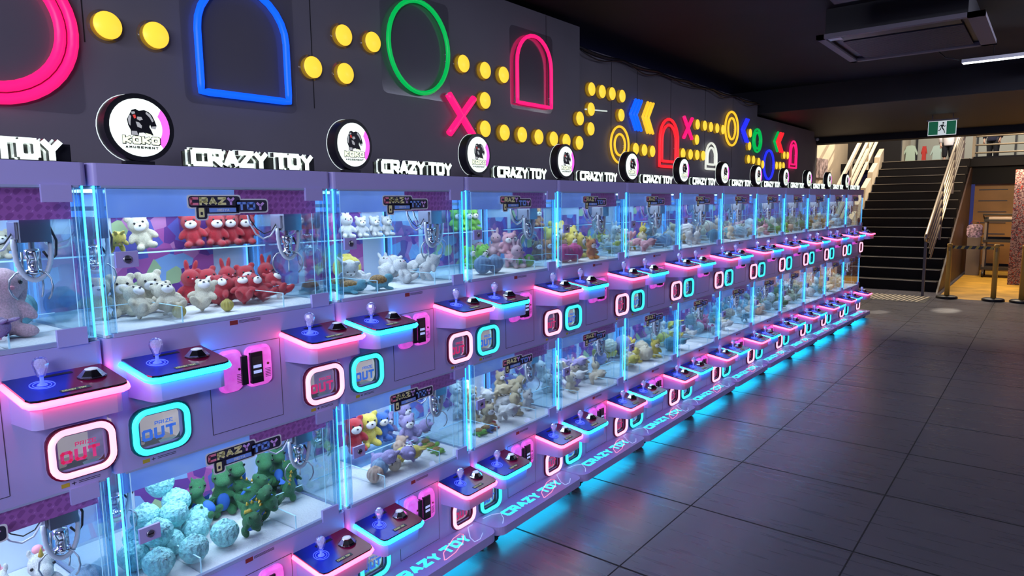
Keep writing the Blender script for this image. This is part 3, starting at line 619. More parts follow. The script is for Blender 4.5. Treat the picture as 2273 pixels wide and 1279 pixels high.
def ring(cy_, cz, ry, rz=None, n=40): rz = rz or ry; return [(cy_+ry*math.cos(2*PI*i/n), cz+rz*math.sin(2*PI*i/n)) for i in range(n)]
neon('neon_ring', 'large double rose neon ring cut by the left edge of the picture', 'neon sign', [ring(.765, 2.452, .265), ring(.765, 2.452, .222)], NP, X1, -.66, .0195, plate=(.47, 1.06, 2.16, 2.75))
neon('neon_arch', 'large blue neon arch with a flat base on the near wall', 'neon sign', [dens(arch(1.51, 1.94, 2.30, 2.78))], NB, X1, -.66, .0165, plate=(1.45, 2.0, 2.25, 2.84))
neon('neon_ring', 'large green neon ring on the near wall', 'neon sign', [ring(2.82, 2.70, .235, .255)], NG, X1, -.66, .0135, plate=(2.55, 3.09, 2.42, 2.99))
neon('neon_cross', 'large rose neon cross above the third and fourth claw machines', 'neon sign', [dens([(3.05, 2.23), (3.28, 2.465)], False), dens([(3.05, 2.465), (3.28, 2.22)], False)], NP, X1, -.66, .023, False)
neon('neon_arch', 'rose neon arch with a flat base beside the wall corner', 'neon sign', [dens(arch(3.73, 4.13, 2.49, 2.96))], NP, X1, -.66, .0130, plate=(3.68, 4.18, 2.45, 3.0))
neon('neon_ring', 'amber neon ring above the row of three discs, left of the red arch', 'neon sign', [ring(5.24, 2.295, .155), ring(5.24, 2.295, .09)], NY, X2, -.72, .010)
for i in range(3):
    neon('neon_chevron', f'blue neon chevron pointing left, {ORD[i]} of three in the large blue set', 'neon sign', [dens([(5.52+i*.055, 2.71), (5.42+i*.055, 2.575), (5.52+i*.055, 2.44)], False)], NB, X2, -.72, .013, False, group='large blue chevrons')
    neon('neon_chevron', f'yellow neon chevron pointing left, {ORD[i]} of three beside the blue set', 'neon sign', [dens([(5.75+i*.055, 2.71), (5.65+i*.055, 2.57), (5.75+i*.055, 2.43)], False)], NY, X2, -.72, .013, False, group='yellow chevrons')
neon('neon_arch', 'red neon arch with a flat base on the middle wall', 'neon sign', [dens(arch(6.0, 6.40, 2.14, 2.595)), dens(arch(6.05, 6.35, 2.19, 2.54))], NR, X2, -.72, .0135)
neon('neon_cross', 'small rose neon cross above the red arch', 'neon sign', [dens([(6.53, 2.44), (6.73, 2.65)], False), dens([(6.53, 2.65), (6.73, 2.44)], False)], NP, X2, -.72, .018, False)
neon('neon_arch', 'small white neon arch with a flat base on the middle wall', 'neon sign', [dens(arch(7.10, 7.40, 2.15, 2.43)), dens(arch(7.15, 7.35, 2.2, 2.38))], NW, X2, -.72, .012)
neon('neon_ring', 'amber neon oval at the right end of the upper disc row', 'neon sign', [ring(7.83, 2.63, .20, .19), ring(7.83, 2.63, .11, .12)], NY, X2, -.72, .013)
for i in range(2): neon('neon_chevron', f'deep blue neon chevron right of the amber oval, {("left", "right")[i]} one', 'neon sign', [dens([(8.30+i*.07, 2.78), (8.15+i*.07, 2.645), (8.30+i*.07, 2.51)], False)], NDB, X2, -.72, .016, False, group='deep blue chevrons')
neon('neon_ring', 'green neon oval near the far end of the middle wall', 'neon sign', [ring(8.70, 2.55, .15, .14), ring(8.70, 2.55, .10, .10)], NG, X2, -.72, .014)
neon('neon_ring', 'deep blue neon ring on the far wall behind the round signs', 'neon sign', [ring(9.36, 2.275, .195, .19)], NDB, X3, -.78, .016)
neon('neon_chevron', 'green neon chevron on the far wall, left of the red one', 'neon sign', [dens([(9.70, 2.73), (9.55, 2.60), (9.70, 2.47)], False)], NG, X3, -.78, .018, False)
for i in range(2): neon('neon_chevron', f'red neon chevron on the far wall, {("left", "right")[i]} of the pair', 'neon sign', [dens([(9.82+i*.1, 2.73), (9.67+i*.1, 2.60), (9.82+i*.1, 2.47)], False)], NR, X3, -.78, .018, False, group='red chevrons')
neon('neon_arch', 'far rose neon arch with a flat base at the end of the wall', 'neon sign', [dens(arch(10.26, 10.60, 2.27, 2.655)), dens(arch(10.32, 10.54, 2.32, 2.6))], NP, X3, -.78, .012)
b = MB(); b.tube([(X2+.02, 4.80, 2.56), (X2+.03, 5.13, 2.575)], .006, HALO, 6); tag(b.build('reflection_streak'), 'thin white streak imitating a lamp reflection beside the yellow discs near the wall corner', 'reflection')  # glowing strip stands in for the tube light's reflection on a backing plate

# ------------------------------------------------------------------ ceiling fittings
ac = empty('air_conditioner', (1.29, 6.14, 3.0)); tag(ac, 'grey ceiling cassette air conditioner with a ribbed grille', 'air conditioner')
GRYP = mat('grey_cassette_plastic', (.16, .14, .17), .5)
b = MB(); hx, hy = .525, .57
for p, q in (((-hx, -hy, 0), (hx, -hy+.05, .03)), ((-hx, hy-.05, 0), (hx, hy, .03)), ((-hx, -hy, 0), (-hx+.055, hy, .03)), ((hx-.10, -hy, 0), (hx, hy, .03))): b.box(p, q, GRYP)
b.build('frame', ac)
b = MB(); b.box((-hx+.05, -hy+.05, .03), (hx-.1, hy-.05, .22), BLACK); b.build('housing', ac)
b = MB(); 
for k in range(22): b.box((-.40, -.28+k*.036, .012), (.38, -.256+k*.036, .022), mat('dark_grille', (.055, .05, .07), .5))
b.build('grille', ac)
b = MB(); b.box((-.40, -.50, .008), (.38, -.36, .03), BLACK); b.box((-.46, -.50, .004), (-.37, -.42, .02), WHITEP); b.build('louvre', ac)
tl = empty('tube_light', (2.15, 7.42, 3.0)); tag(tl, 'white linear tube light hanging below the black ceiling', 'lamp')
b = MB(); b.box((-.62, -.022, -.008), (.62, .022, .0), mat('tube_light_glow', (.9, .95, 1), .4, emit=(.9, .95, 1), es=7)); b.build('diffuser', tl)
b = MB(); b.box((-.63, -.025, 0), (.63, .025, .03), WHITEP); b.build('housing', tl)
for x in (-.40, .4):
    b = MB(); b.tube([(x, 0, .03), (x, 0, .22)], .004, BLACK, 5); b.build('hanger', tl)
b = MB(); b.tube([(-.62, 0, .02), (-.75, -.03, .06), (-.9, .05, .22)], .005, BLACK, 5); b.build('cord', tl)
# suspended black ducting over the aisle
dk = mat('black_duct', (.008, .008, .012), .5)
b = MB(); b.box((1.05, 4.3, 3.06), (3.2, 4.9, 3.2), dk); b.box((1.9, 4.9, 3.1), (2.3, 5.4, 3.2), dk); tag(b.build('duct'), 'black rectangular duct on the ceiling above the air conditioner', 'duct')
b = MB(); b.tube([(2.1, 6.6, 3.13), (2.1, 8.9, 3.13)], .07, dk, 12); tag(b.build('duct_pipe'), 'black round duct on the ceiling beside the tube light', 'duct')
ex = empty('exit_sign', (.99, 11, 2.755)); tag(ex, 'green exit sign with a running figure hung from the soffit', 'sign')
GRN = mat('exit_green', (.0, .12, .05), .4, emit=(0, .14, .06), es=.45); EXW = mat('exit_white', (.8, .85, .85), .4, emit=(.8, .9, .9), es=.55)
b = MB(); b.box((-.165, 0, -.10), (.165, .02, .092), EXW); b.box((-.185, -.01, .095), (.185, .03, .112), GRYP); 
for x in (-.12, .12): b.tube([(x, .01, .11), (x, .01, .175)], .006, GRYP, 6)
b.build('housing', ex)
b = MB(); b.box((-.158, -.002, -.092), (-.048, 0, .085), GRN); b.build('green_panel', ex); b = MB(); b.box((.052, -.002, -.092), (.158, 0, .085), GRN); b.build('green_panel', ex)
b = MB(); XX, ZZ, NY_ = (1, 0, 0), (0, 0, 1), (0, -1, 0)
b.prism([(p[0]+.012, p[1]+.062) for p in circ(.012, 12)], (0, -.002, 0), XX, ZZ, NY_, .001, BLACK)
for q in ([(-.012, .04), (.016, .045), (.008, .0), (-.01, .0)], [(-.012, .042), (-.035, .02), (-.03, .012), (-.006, .03)], [(.014, .044), (.026, .02), (.044, .026), (.044, .018), (.022, .01), (.008, .03)], [(-.01, .004), (-.012, -.03), (-.042, -.045), (-.044, -.034), (-.022, -.022), (-.018, .0)], [(.008, .004), (-.006, -.006), (.02, -.04), (.03, -.075), (.038, -.07), (.03, -.034)]): b.prism(q, (0, -.002, 0), XX, ZZ, NY_, .001, BLACK)
b.build('running_figure', ex)
b = MB(); b.ell((-1.22, 13.36, 2.90), (.03, .04, .03), WHITEP); tag(b.build('motion_sensor'), 'small white motion sensor on the beam above the stairs', 'sensor')

# ------------------------------------------------------------------ stair hall
CREAM = mat('cream_wall', (.62, .52, .38), .6, noise=(1.5, .08, 3)); STEP = mat('dark_stair_tread', (.006, .005, .007), .6, spec=.2); NOSE = mat('nosing_metal', (.42, .38, .32), .35, metal=.6)
b = MB(); b.box((-2.45, 13.75, 0), (-2.3, 31, 7), CREAM); struct(b, 'wall_left_stairs')
RIS, TRD, SY = .196, .35, 15.2
b = MB(); SX0, SX1 = -1.28, .60
for k in range(14):
    y0 = SY+TRD*k; z1 = RIS*(k+1); b.box((SX0, y0, 0 if k < 3 else z1-.45), (SX1, y0+TRD+.02 if k < 13 else 21, z1), STEP)
    b.box((SX0, y0-.006, z1-.008), (SX1-.02, y0+.03, z1+.003), NOSE)
st = b.build('staircase'); st['kind'] = 'structure'
b = MB(); b.prism([(15.0, 0), (20.2, 0), (20.2, 2.79), (19.9, 2.50), (15.0, -.0)], (.60, 0, 0), YV, ZV, XV, .03, mat('brown_stringer', (.05, .022, .014), .5, noise=(3, .3, 4))); struct(b, 'wall_right_stairs')
b = MB()
b.box((-1.50, 14.8, 0), (-1.40, 15.2, .2), CREAM)
for k in range(2, 13, 2): y = SY+TRD*k; b.prism([(y-.10, RIS*k), (y+.55, RIS*(k+2)), (y+.55, RIS*(k+2)+.35), (y+.0, RIS*k+.5)], (-1.40, 0, 0), YV, ZV, XV, .11, CREAM)
struct(b, 'trim_2')
rl = empty('stair_railing', (.45, 14.5, 0)); tag(rl, 'metal stair railing with five sloping rails on the right of the stairs', 'railing')
RAILM = mat('brushed_rail', (.55, .48, .38), .35, metal=.7); SLP = 2.02/3.95
b = MB(); b.tube([(0, .0, 1.0), (0, -.06, 1.06), (0, -.04, 1.13), (0, .0, 1.14), (0, 5.6, 1.14+5.6*SLP)], .024, RAILM, 10); b.build('handrail', rl)
for k in range(1, 6):
    b = MB(); b.tube([(0, .1+.12*k, 1.14-.17*k+(.1+.12*k)*SLP), (0, 5.6, 1.14-.17*k+5.6*SLP)], .016, RAILM, 8); b.build('rail', rl)
for y, z0 in ((0, 0), (1.9, .95), (3.6, 1.9), (5.3, 2.7)):
    b = MB(); b.box((-.022, y-.022, z0), (.022, y+.022, 1.12+y*SLP), mat('grey_post', (.13, .11, .13), .4)); b.build('post', rl)
rl2 = empty('stair_balustrade', (-1.46, 15, 0)); tag(rl2, 'cream sloping balustrade beams on the left of the stairs', 'balustrade')
BEAM = mat('cream_beam', (.78, .68, .52), .5)
for k, (off, wd) in enumerate(((1.05, .10), (.70, .035), (.42, .10), (.15, .05))):
    b = MB(); s_ = .56
    b.prism([(0, off), (6, off+6*s_), (6, off+6*s_+wd), (0, off+wd)], (0, 0, .45), YV, ZV, XV, .06, BEAM); b.build('sloping_beam', rl2)
for y in (.3, 2.0, 3.7):
    b = MB(); b.box((.005, y, .45+y*.56), (.055, y+.05, 1.55+y*.56), BEAM); b.build('post', rl2)
b = MB(); b.box((-2.3, 19.9, 2.55), (9, 33, 2.744), STEP); struct(b, 'floor_upper')
b = MB(); b.box((.60, 20.2, 2.13), (9, 20.36, 2.80), mat('blue_black_fascia', (.002, .0025, .008), .6, spec=.2)); struct(b, 'trim_3')
rr_ = empty('landing_railing', (.62, 20.28, 2.8)); tag(rr_, 'horizontal three-bar metal railing of the upper landing', 'railing')
for z in (.09, .28, .49):
    b = MB(); b.tube([(0, 0, z), (8, 0, z)], .022, RAILM, 8); b.build('rail', rr_)
for x in (.0, 2.0, 4.0):
    b = MB(); b.box((x-.03, -.03, 0), (x+.03, .03, .52), RAILM); b.build('post', rr_)
b = MB(); WOODM = mat('honey_wood_panel', (.27, .135, .045), .45, noise=(1.5, .18, 4)); b.box((.69, 20.4, 0), (9, 20.6, 2.13), WOODM)
for k in range(6):
    for x in (.78, 1.60, 2.42): b.box((x, 20.392, 1.98-k*.27), (x+.58, 20.401, 2.005-k*.27), DARKPR)
struct(b, 'wall_back_right')
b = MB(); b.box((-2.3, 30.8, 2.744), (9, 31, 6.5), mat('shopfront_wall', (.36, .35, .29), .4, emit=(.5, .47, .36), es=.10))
for x in (-2.1, -1.0, -.15, 1.0, 2.2, 3.4): b.box((x, 30.7, 2.744), (x+.06, 30.8, 6.5), BLACK)
struct(b, 'wall_back_upper')
b = MB(); b.box((-2.3, 20.6, 2.9), (-1.9, 20.7, 6), mat('dark_column', (.02, .018, .02), .5)); b.box((-2.3, 24, 2.744), (-1.55, 24.2, 6.5), MATS['dark_column']); struct(b, 'wall_upper_pier')
def garment(x, col, wd, label, z0=3.1, h=.75, y=29.5):
    b = MB(); m = mat('garment_'+label.split()[0], col, .8)
    b.prism([(-wd*.5, 0), (wd*.5, 0), (wd*.42, h*.75), (wd*.62, h*.55), (wd*.70, h*.62), (wd*.40, h), (.06, h*1.04), (-.06, h*1.04), (-wd*.40, h), (-wd*.70, h*.62), (-wd*.62, h*.55), (-wd*.42, h*.75)], (x, y, z0), XV, ZV, YV, .10, m)
    o = b.build('hanging_garment'); tag(o, label, 'clothing')
    s_ = MB(); s_.tube([(x, y+.05, 2.744), (x, y+.05, z0+h*1.04)], .012, STEEL, 6); s_.lathe([(.15, 0), (.15, .015)], (x, y+.05, 2.744), ZV, STEEL, 14); s_.build('display_stand', o); return o
garment(-2.10, (.5, .62, .48), .34, 'pale green coat on a stand behind the stair top', 3.0); garment(-1.66, (.55, .04, .03), .14, 'red scarf-like garment on a stand behind the stair top', 3.1, .6)
garment(-1.25, (.45, .55, .48), .3, 'grey green jacket on a stand behind the stair top', 2.95); garment(1.6, (.10, .18, .55), .25, 'blue garment on a stand behind the landing railing', 2.95, .65)
b = MB(); b.box((-2.29, 17.4, 2.33), (-2.26, 18.4, 2.80), mat('poster_print', (.30, .22, .22), .5, noise=(14, .8, 4))); tag(b.build('poster'), 'framed brownish poster on the cream wall beside the stairs', 'poster')

def person(x, y, z, rz, label, top, legs, skin, hair, child=1.0):
    root = empty('person', (x, y, z), rz); tag(root, label, 'person')
    J = {'pel': (0, 0, .93), 'chest': (0, .0, 1.25), 'neck': (0, .0, 1.46), 'head': (0, .01, 1.60), 'htop': (0, .01, 1.68)}
    vs = [(0, 0, .95), (0, 0, 1.12), (0, 0, 1.32), (0, 0, 1.45), (0, -.01, 1.52), (0, -.015, 1.62), (0, -.01, 1.70)]; rad = [.135, .125, .14, .06, .055, .085, .07]
    ed = [(i, i+1) for i in range(6)]
    for s in (-1, 1):
        o = len(vs); vs += [(s*.09, 0, .86), (s*.095, .01, .50), (s*.10, .02, .10), (s*.10, -.12, .03)]; rad += [.085, .058, .04, .035]; ed += [(0, o), (o, o+1), (o+1, o+2), (o+2, o+3)]
        o = len(vs); vs += [(s*.17, 0, 1.40), (s*.24, .02, 1.14), (s*.23, -.06, .92), (s*.225, -.085, .84)]; rad += [.055, .042, .032, .028]; ed += [(2, o), (o, o+1), (o+1, o+2), (o+2, o+3)]
        h = o+3
        for k in range(4): o = len(vs); vs += [(s*(.225+.018*(k-1.5)*.9), -.095, .79-.01*(1.5-abs(k-1.5))), (s*(.222+.016*(k-1.5)), -.082, .745-.01*(1.5-abs(k-1.5)))]; rad += [.009, .0085]; ed += [(h, o), (o, o+1)]
        o = len(vs); vs += [(s*.20, -.115, .81), (s*.19, -.12, .78)]; rad += [.010, .009]; ed += [(h, o), (o, o+1)]
    me = bpy.data.meshes.new('body'); me.from_pydata(vs, ed, []); ob = bpy.data.objects.new('body', me); COL.objects.link(ob); ob.parent = root
    sk = ob.modifiers.new('s', 'SKIN'); ob.modifiers.new('u', 'SUBSURF').levels = 1; ob.modifiers['u'].render_levels = 2
    for i, r in enumerate(rad): me.skin_vertices[0].data[i].radius = (r, r*.85)
    me.skin_vertices[0].data[0].use_root = True
    me.materials.append(mat('skin_'+skin[0], skin[1], .6)); 
    b = MB(); tm = mat('top_'+top[0], top[1], .8)
    b.lathe([(.155, .82), (.165, .86), (.16, 1.0), (.165, 1.25), (.15, 1.38), (.07, 1.46)], (0, 0, 0), ZV, tm, 18)
    for s in (-1, 1): b.tube([(s*.13, 0, 1.40), (s*.20, 0, 1.34), (s*.245, .02, 1.14), (s*.235, -.055, .93)], .06, tm, 10, rr=[.06, .068, .058, .05])
    b.build('top', root)
    b = MB(); lm = mat('trousers_'+legs[0], legs[1], .8)
    for s in (-1, 1): b.tube([(s*.07, 0, .92), (s*.09, 0, .84), (s*.095, .01, .50), (s*.10, .02, legs[2])], .09, lm, 12, rr=[.11, .105, .075, .06])
    b.build('trousers', root)
    b = MB(); b.ell((0, .01, 1.65), (.095, .105, .115), mat('hair_'+hair[0], hair[1], .7)); b.build('hair', root)
    b = MB(); 
    for s in (-1, 1): b.ell((s*.03, -.095, 1.62), (.012, .008, .009), BLACK); b.ell((s*.085, .0, 1.61), (.01, .018, .03), mat('skin_'+skin[0], skin[1], .6))
    b.ell((0, -.105, 1.59), (.011, .016, .02), MATS['skin_'+skin[0]]); b.box((-.02, -.098, 1.555), (.02, -.088, 1.561), REDSTK); b.build('face', root)
    for s in (-1, 1):
        b = MB(); b.ell((s*.10, -.05, .035), (.045, .12, .035), WHITEP); b.build('shoe', root)
    return root
person(-.70, 27.6, 2.744, .2, 'person in a loose white sweatshirt and dark shorts standing above the stairs', ('white', (.75, .68, .68)), ('dark', (.015, .014, .02), .45), ('fair', (.55, .33, .24)), ('dark', (.02, .015, .015)))
person(.62, 26.5, 2.744, -.4, 'person in dark clothes with a white trim behind the landing railing', ('navy', (.02, .02, .05)), ('black', (.01, .01, .015), .1), ('tan', (.45, .26, .18)), ('dark', (.02, .015, .015)))

# floor grating in front of the stairs
b = MB(); b.box((-.62, 13.45, .0), (.62, 14.35, .004), mat('grating_dark', (.03, .027, .025), .6))
for k in range(15): x = -.60+k*.076; b.prism([(x, 13.5), (x+.034, 13.5), (x+.034+.10, 14.3), (x+.10, 14.3)], (0, 0, .004), XV, YV, ZV, .008, mat('grating_bar', (.80, .70, .52), .45))
tag(b.build('tactile_strip'), 'ribbed cream warning strip on the floor before the stairs', 'floor strip')
def barrier(x, y, label):
    r = empty('barrier_post', (x, y, 0)); tag(r, label, 'barrier post', 'barrier posts before the ochre floor')
    b = MB(); b.lathe([(.17, 0), (.17, .03), (.15, .045), (.05, .055)], (0, 0, 0), ZV, BLACK, 24); b.build('base', r)
    b = MB(); b.lathe([(.041, .05), (.041, .98), (.036, .99)], (0, 0, 0), ZV, mat('mustard_post', (.80, .46, .09), .35), 16); b.build('pole', r)
    b = MB(); b.box((-.012, -.04, .86), (.012, -.03, .99), BLACK); b.lathe([(.043, .93), (.043, .985)], (0, 0, 0), ZV, MATS['mustard_post'], 16); b.build('tape_head', r)
barrier(.845, 14.36, 'mustard barrier post nearest the stairs'); barrier(1.53, 14.40, 'mustard barrier post in the middle, end of the striped tape'); barrier(1.925, 14.41, 'mustard barrier post at the right edge of the picture')
b = MB(); TY = mat('tape_yellow', (.80, .52, .05), .4)
b.box((.885, 14.36, .90), (1.49, 14.364, .955), BLACK)
for k in range(6): x = .90+k*.105; b.prism([(x, .90), (x+.045, .90), (x+.075, .955), (x+.03, .955)], (0, 14.3595, 0), XV, ZV, YV, .001, TY)
tag(b.build('barrier_tape'), 'black and yellow striped tape between two mustard barrier posts', 'tape')
# service trolley
tr = empty('service_trolley', (1.38, 18.9, 0)); tag(tr, 'grey three-shelf service trolley with dark wheels on the ochre floor', 'trolley')
GP = mat('trolley_leg_grey', (.22, .18, .17), .5); DG = mat('trolley_shelf_dark', (.03, .028, .03), .5)
for x in (-.30, .30):
    for y in (-.25, .25):
        b = MB(); b.box((x-.022, y-.022, .10), (x+.022, y+.022, 1.30), GP); b.build('leg', tr)
        b = MB(); b.lathe([(.06, -.02), (.065, -.015), (.065, .015), (.06, .02)], (x, y, .065), XV, BLACK, 14); b.build('wheel', tr)
for z in (.18, .80, 1.26):
    b = MB(); b.box((-.34, -.29, z), (.34, .29, z+.05), DG); b.box((-.34, -.29, z+.05), (-.32, .29, z+.10), DG); b.box((.32, -.29, z+.05), (.34, .29, z+.10), DG); b.box((-.34, .27, z+.05), (.34, .29, z+.1), DG); b.build('shelf', tr)
b = MB(); b.tube([(-.33, -.29, 1.34), (-.36, -.34, 1.42), (.36, -.34, 1.42), (.33, -.29, 1.34)], .02, DG, 8); b.build('handle', tr)
b = MB(); b.box((1.12, 18.75, 1.312), (1.60, 19.05, 1.36), mat('towel_pinkish', (.55, .42, .36), .9)); tag(b.build('folded_cloth'), 'pale folded cloth on the top shelf of the trolley', 'cloth')
b = MB(); b.prism([(p[0]+.0, p[1]) for p in rrect(.30, .30, .08)], (.84, 19.1, 1.03), XV, ZV, YV, .22, mat('striped_bag', (.5, .35, .5), .6, noise=(22, .9, 2)))
b.tube([(.74, 19.2, 1.17), (.78, 19.2, 1.26), (.90, 19.2, 1.26), (.94, 19.2, 1.17)], .008, REDSTK, 6); b.box((.72, 19.0, 0), (.98, 19.35, .88), GP)
tag(b.build('bag'), 'small colourful bag on a grey stand left of the trolley', 'bag')
b = MB(); b.box((1.60, 17.3, .0), (2.1, 17.36, 2.36), ramp_mat('pink_dotted_print', 55, [(0, (.34, .24, .28)), (.5, (.10, .045, .07)), (.9, (.42, .04, .03))], rough=.5)); tag(b.build('banner'), 'pink and red dotted banner at the right edge of the picture', 'banner')

# ================================================================== plush toys
def remesh(mb, vox, name, smooth=2):
    me = mb.mesh('t'); o = bpy.data.objects.new('t', me); COL.objects.link(o)
    r = o.modifiers.new('r', 'REMESH'); r.mode = 'VOXEL'; r.voxel_size = vox; r.use_smooth_shade = True
    s = o.modifiers.new('s', 'SMOOTH'); s.iterations = smooth; s.factor = .6
    dg = bpy.context.evaluated_depsgraph_get(); n = bpy.data.meshes.new_from_object(o.evaluated_get(dg)); n.name = name
    bpy.data.objects.remove(o); n.materials.clear(); n.materials.append(mat('plush_base', (.6, .6, .6), .95)); return n
PB = mat('plush_base', (.6, .6, .6), .95); EYE = mat('toy_eye', (.01, .01, .012), .15, spec=.8)
FUR = {}
def fur(name, c, rough=.95, sheen=.35):
    if name in FUR: return FUR[name]
    m = mat(name+'_plush', c, rough, noise=(45, .22, 2), bump=(130, .8, .006)); m.node_tree.nodes['Principled BSDF'].inputs['Sheen Weight'].default_value = sheen
    if name in ('satin blue', 'dark green'):
        b_ = m.node_tree.nodes['Principled BSDF']; b_.inputs['Roughness'].default_value = .33; b_.inputs['Sheen Weight'].default_value = 0
        for n in m.node_tree.nodes:
            if n.type == 'BUMP': n.inputs['Strength'].default_value = 1; n.inputs['Distance'].default_value = .02 if name[0] == 's' else .012
            if n.type == 'TEX_NOISE' and name[0] == 's': n.inputs['Scale'].default_value = 9; n.inputs['Detail'].default_value = 5
    FUR[name] = m; return m
C_ = {'red': (.55, .004, .022), 'cream': (.88, .76, .58), 'white': (.80, .82, .86), 'green': (.20, .62, .04), 'dark green': (.09, .36, .15), 'satin blue': (.36, .82, .93), 'pale blue': (.16, .52, .66), 'blue': (.03, .16, .62), 'sky blue': (.30, .52, .80),
      'yellow': (.85, .68, .10), 'lavender': (.42, .36, .72), 'pink': (.85, .42, .52), 'magenta': (.75, .08, .30), 'orange': (.75, .28, .06), 'brown': (.24, .13, .06), 'peach': (.85, .58, .45), 'beige': (.66, .55, .34), 'grey': (.35, .37, .42), 'rosy': (.75, .50, .60)}
def M_bear():
    b = MB(); a = PB
    b.ell((0, 0, .27), (.20, .22, .26), a); b.ell((.03, 0, .66), (.23, .26, .23), a)
    for s in (-1, 1): b.ell((0, s*.20, .86), (.06, .09, .09), a); b.ell((.09, s*.25, .36), (.08, .09, .16), a, (s*.6, -.3, 0)); b.ell((.20, s*.15, .09), (.19, .10, .095), a, (0, 0, s*.25))
    b.ell((-.20, 0, .12), (.06, .06, .06), a); return b
def M_bunny():
    b = M_bear_noear(); a = PB
    for s in (-1, 1): b.ell((-.02, s*.26, .62), (.06, .09, .28), a, (s*-.15, 0, 0))
    return b
def M_bear_noear():
    b = MB(); a = PB; b.ell((0, 0, .27), (.20, .22, .26), a); b.ell((.04, 0, .68), (.22, .25, .23), a)
    for s in (-1, 1): b.ell((.10, s*.24, .34), (.08, .08, .17), a, (s*.6, -.3, 0)); b.ell((.20, s*.15, .09), (.20, .09, .09), a, (0, 0, s*.25))
    return b
def M_upear():
    b = M_bear_noear()
    for s in (-1, 1): b.ell((-.03, s*.10, .98), (.045, .07, .20), PB, (s*-.2, 0, 0))
    return b
def M_dino():
    b = MB(); a = PB; b.ell((-.02, 0, .32), (.21, .20, .30), a); b.ell((.0, 0, .62), (.13, .13, .18), a); b.ell((.05, 0, .82), (.20, .19, .17), a); b.ell((.20, 0, .77), (.15, .15, .11), a)
    for s in (-1, 1): b.ell((.15, s*.2, .42), (.12, .05, .05), a, (0, .5, s*.3)); b.ell((.14, s*.16, .09), (.16, .10, .10), a); b.ell((-.02, s*.13, .98), (.03, .03, .05), a)
    b.ell((-.26, 0, .12), (.20, .10, .10), a, (0, -.2, 0)); b.ell((-.42, .03, .10), (.14, .055, .055), a); return b
def M_unicorn():
    b = MB(); a = PB; b.ell((0, 0, .28), (.20, .21, .27), a); b.ell((.0, 0, .66), (.19, .21, .22), a); b.ell((.19, 0, .60), (.14, .15, .13), a)
    for s in (-1, 1): b.ell((-.04, s*.15, .90), (.03, .05, .09), a); b.ell((.12, s*.22, .36), (.07, .07, .17), a, (s*.5, -.4, 0)); b.ell((.20, s*.14, .09), (.19, .09, .09), a, (0, 0, s*.2))
    return b
def M_bundle():
    b = MB(); b.ell((0, 0, .40), (.36, .38, .36), PB, n=20, k=14)
    for i in range(12):
        a = 2*PI*i/12; b.tube([((.10+.24*math.sin(t))*math.cos(a), (.10+.26*math.sin(t))*math.sin(a), .46+.33*math.cos(t)) for t in (.1, .5, .9, 1.3, 1.7, 2.1)], .07, PB, 8, rr=[.05, .07, .085, .09, .08, .06])
    for i in range(5): a = 2*PI*i/5; b.ell((.10*math.cos(a), .10*math.sin(a), .84), (.06, .06, .09), PB, (.5*math.sin(a), -.5*math.cos(a), 0))
    return b
def M_turtle():
    b = MB(); a = PB; b.ell((0, 0, .22), (.34, .28, .16), a); b.ell((.36, 0, .32), (.16, .15, .15), a)
    for s in (-1, 1): b.ell((.2, s*.28, .12), (.16, .08, .05), a, (0, 0, s*.6)); b.ell((-.22, s*.24, .12), (.13, .07, .05), a, (0, 0, -s*.6))
    return b
MESH = {k: remesh(f(), .028, 'plush_'+k) for k, f in (('bear', M_bear), ('rabbit', M_upear), ('lop_rabbit', M_bunny), ('dinosaur', M_dino), ('unicorn', M_unicorn), ('bundle', M_bundle), ('turtle', M_turtle))}
def eyes_mesh(pts, r=.028):
    out = []
    for p in pts: b = MB(); b.ell(p, (r*.6, r, r*1.1), EYE, n=8, k=6); out.append(b.mesh('eye'))
    return out
def part_mesh(f, name): b = MB(); f(b); return b.mesh(name)
WF = mat('white_fleece_face', (.82, .80, .80), .95); PINKF = mat('pink_felt', (.85, .35, .45), .9); GOLD = mat('gold_felt', (.8, .5, .08), .35, metal=.5); BLUF = mat('blue_felt', (.03, .15, .6), .7); SHELL = mat('turtle_shell', (.30, .17, .05), .7, noise=(18, .6, 1)); STRP = mat('white_belly_tag', (.75, .8, .85), .6)
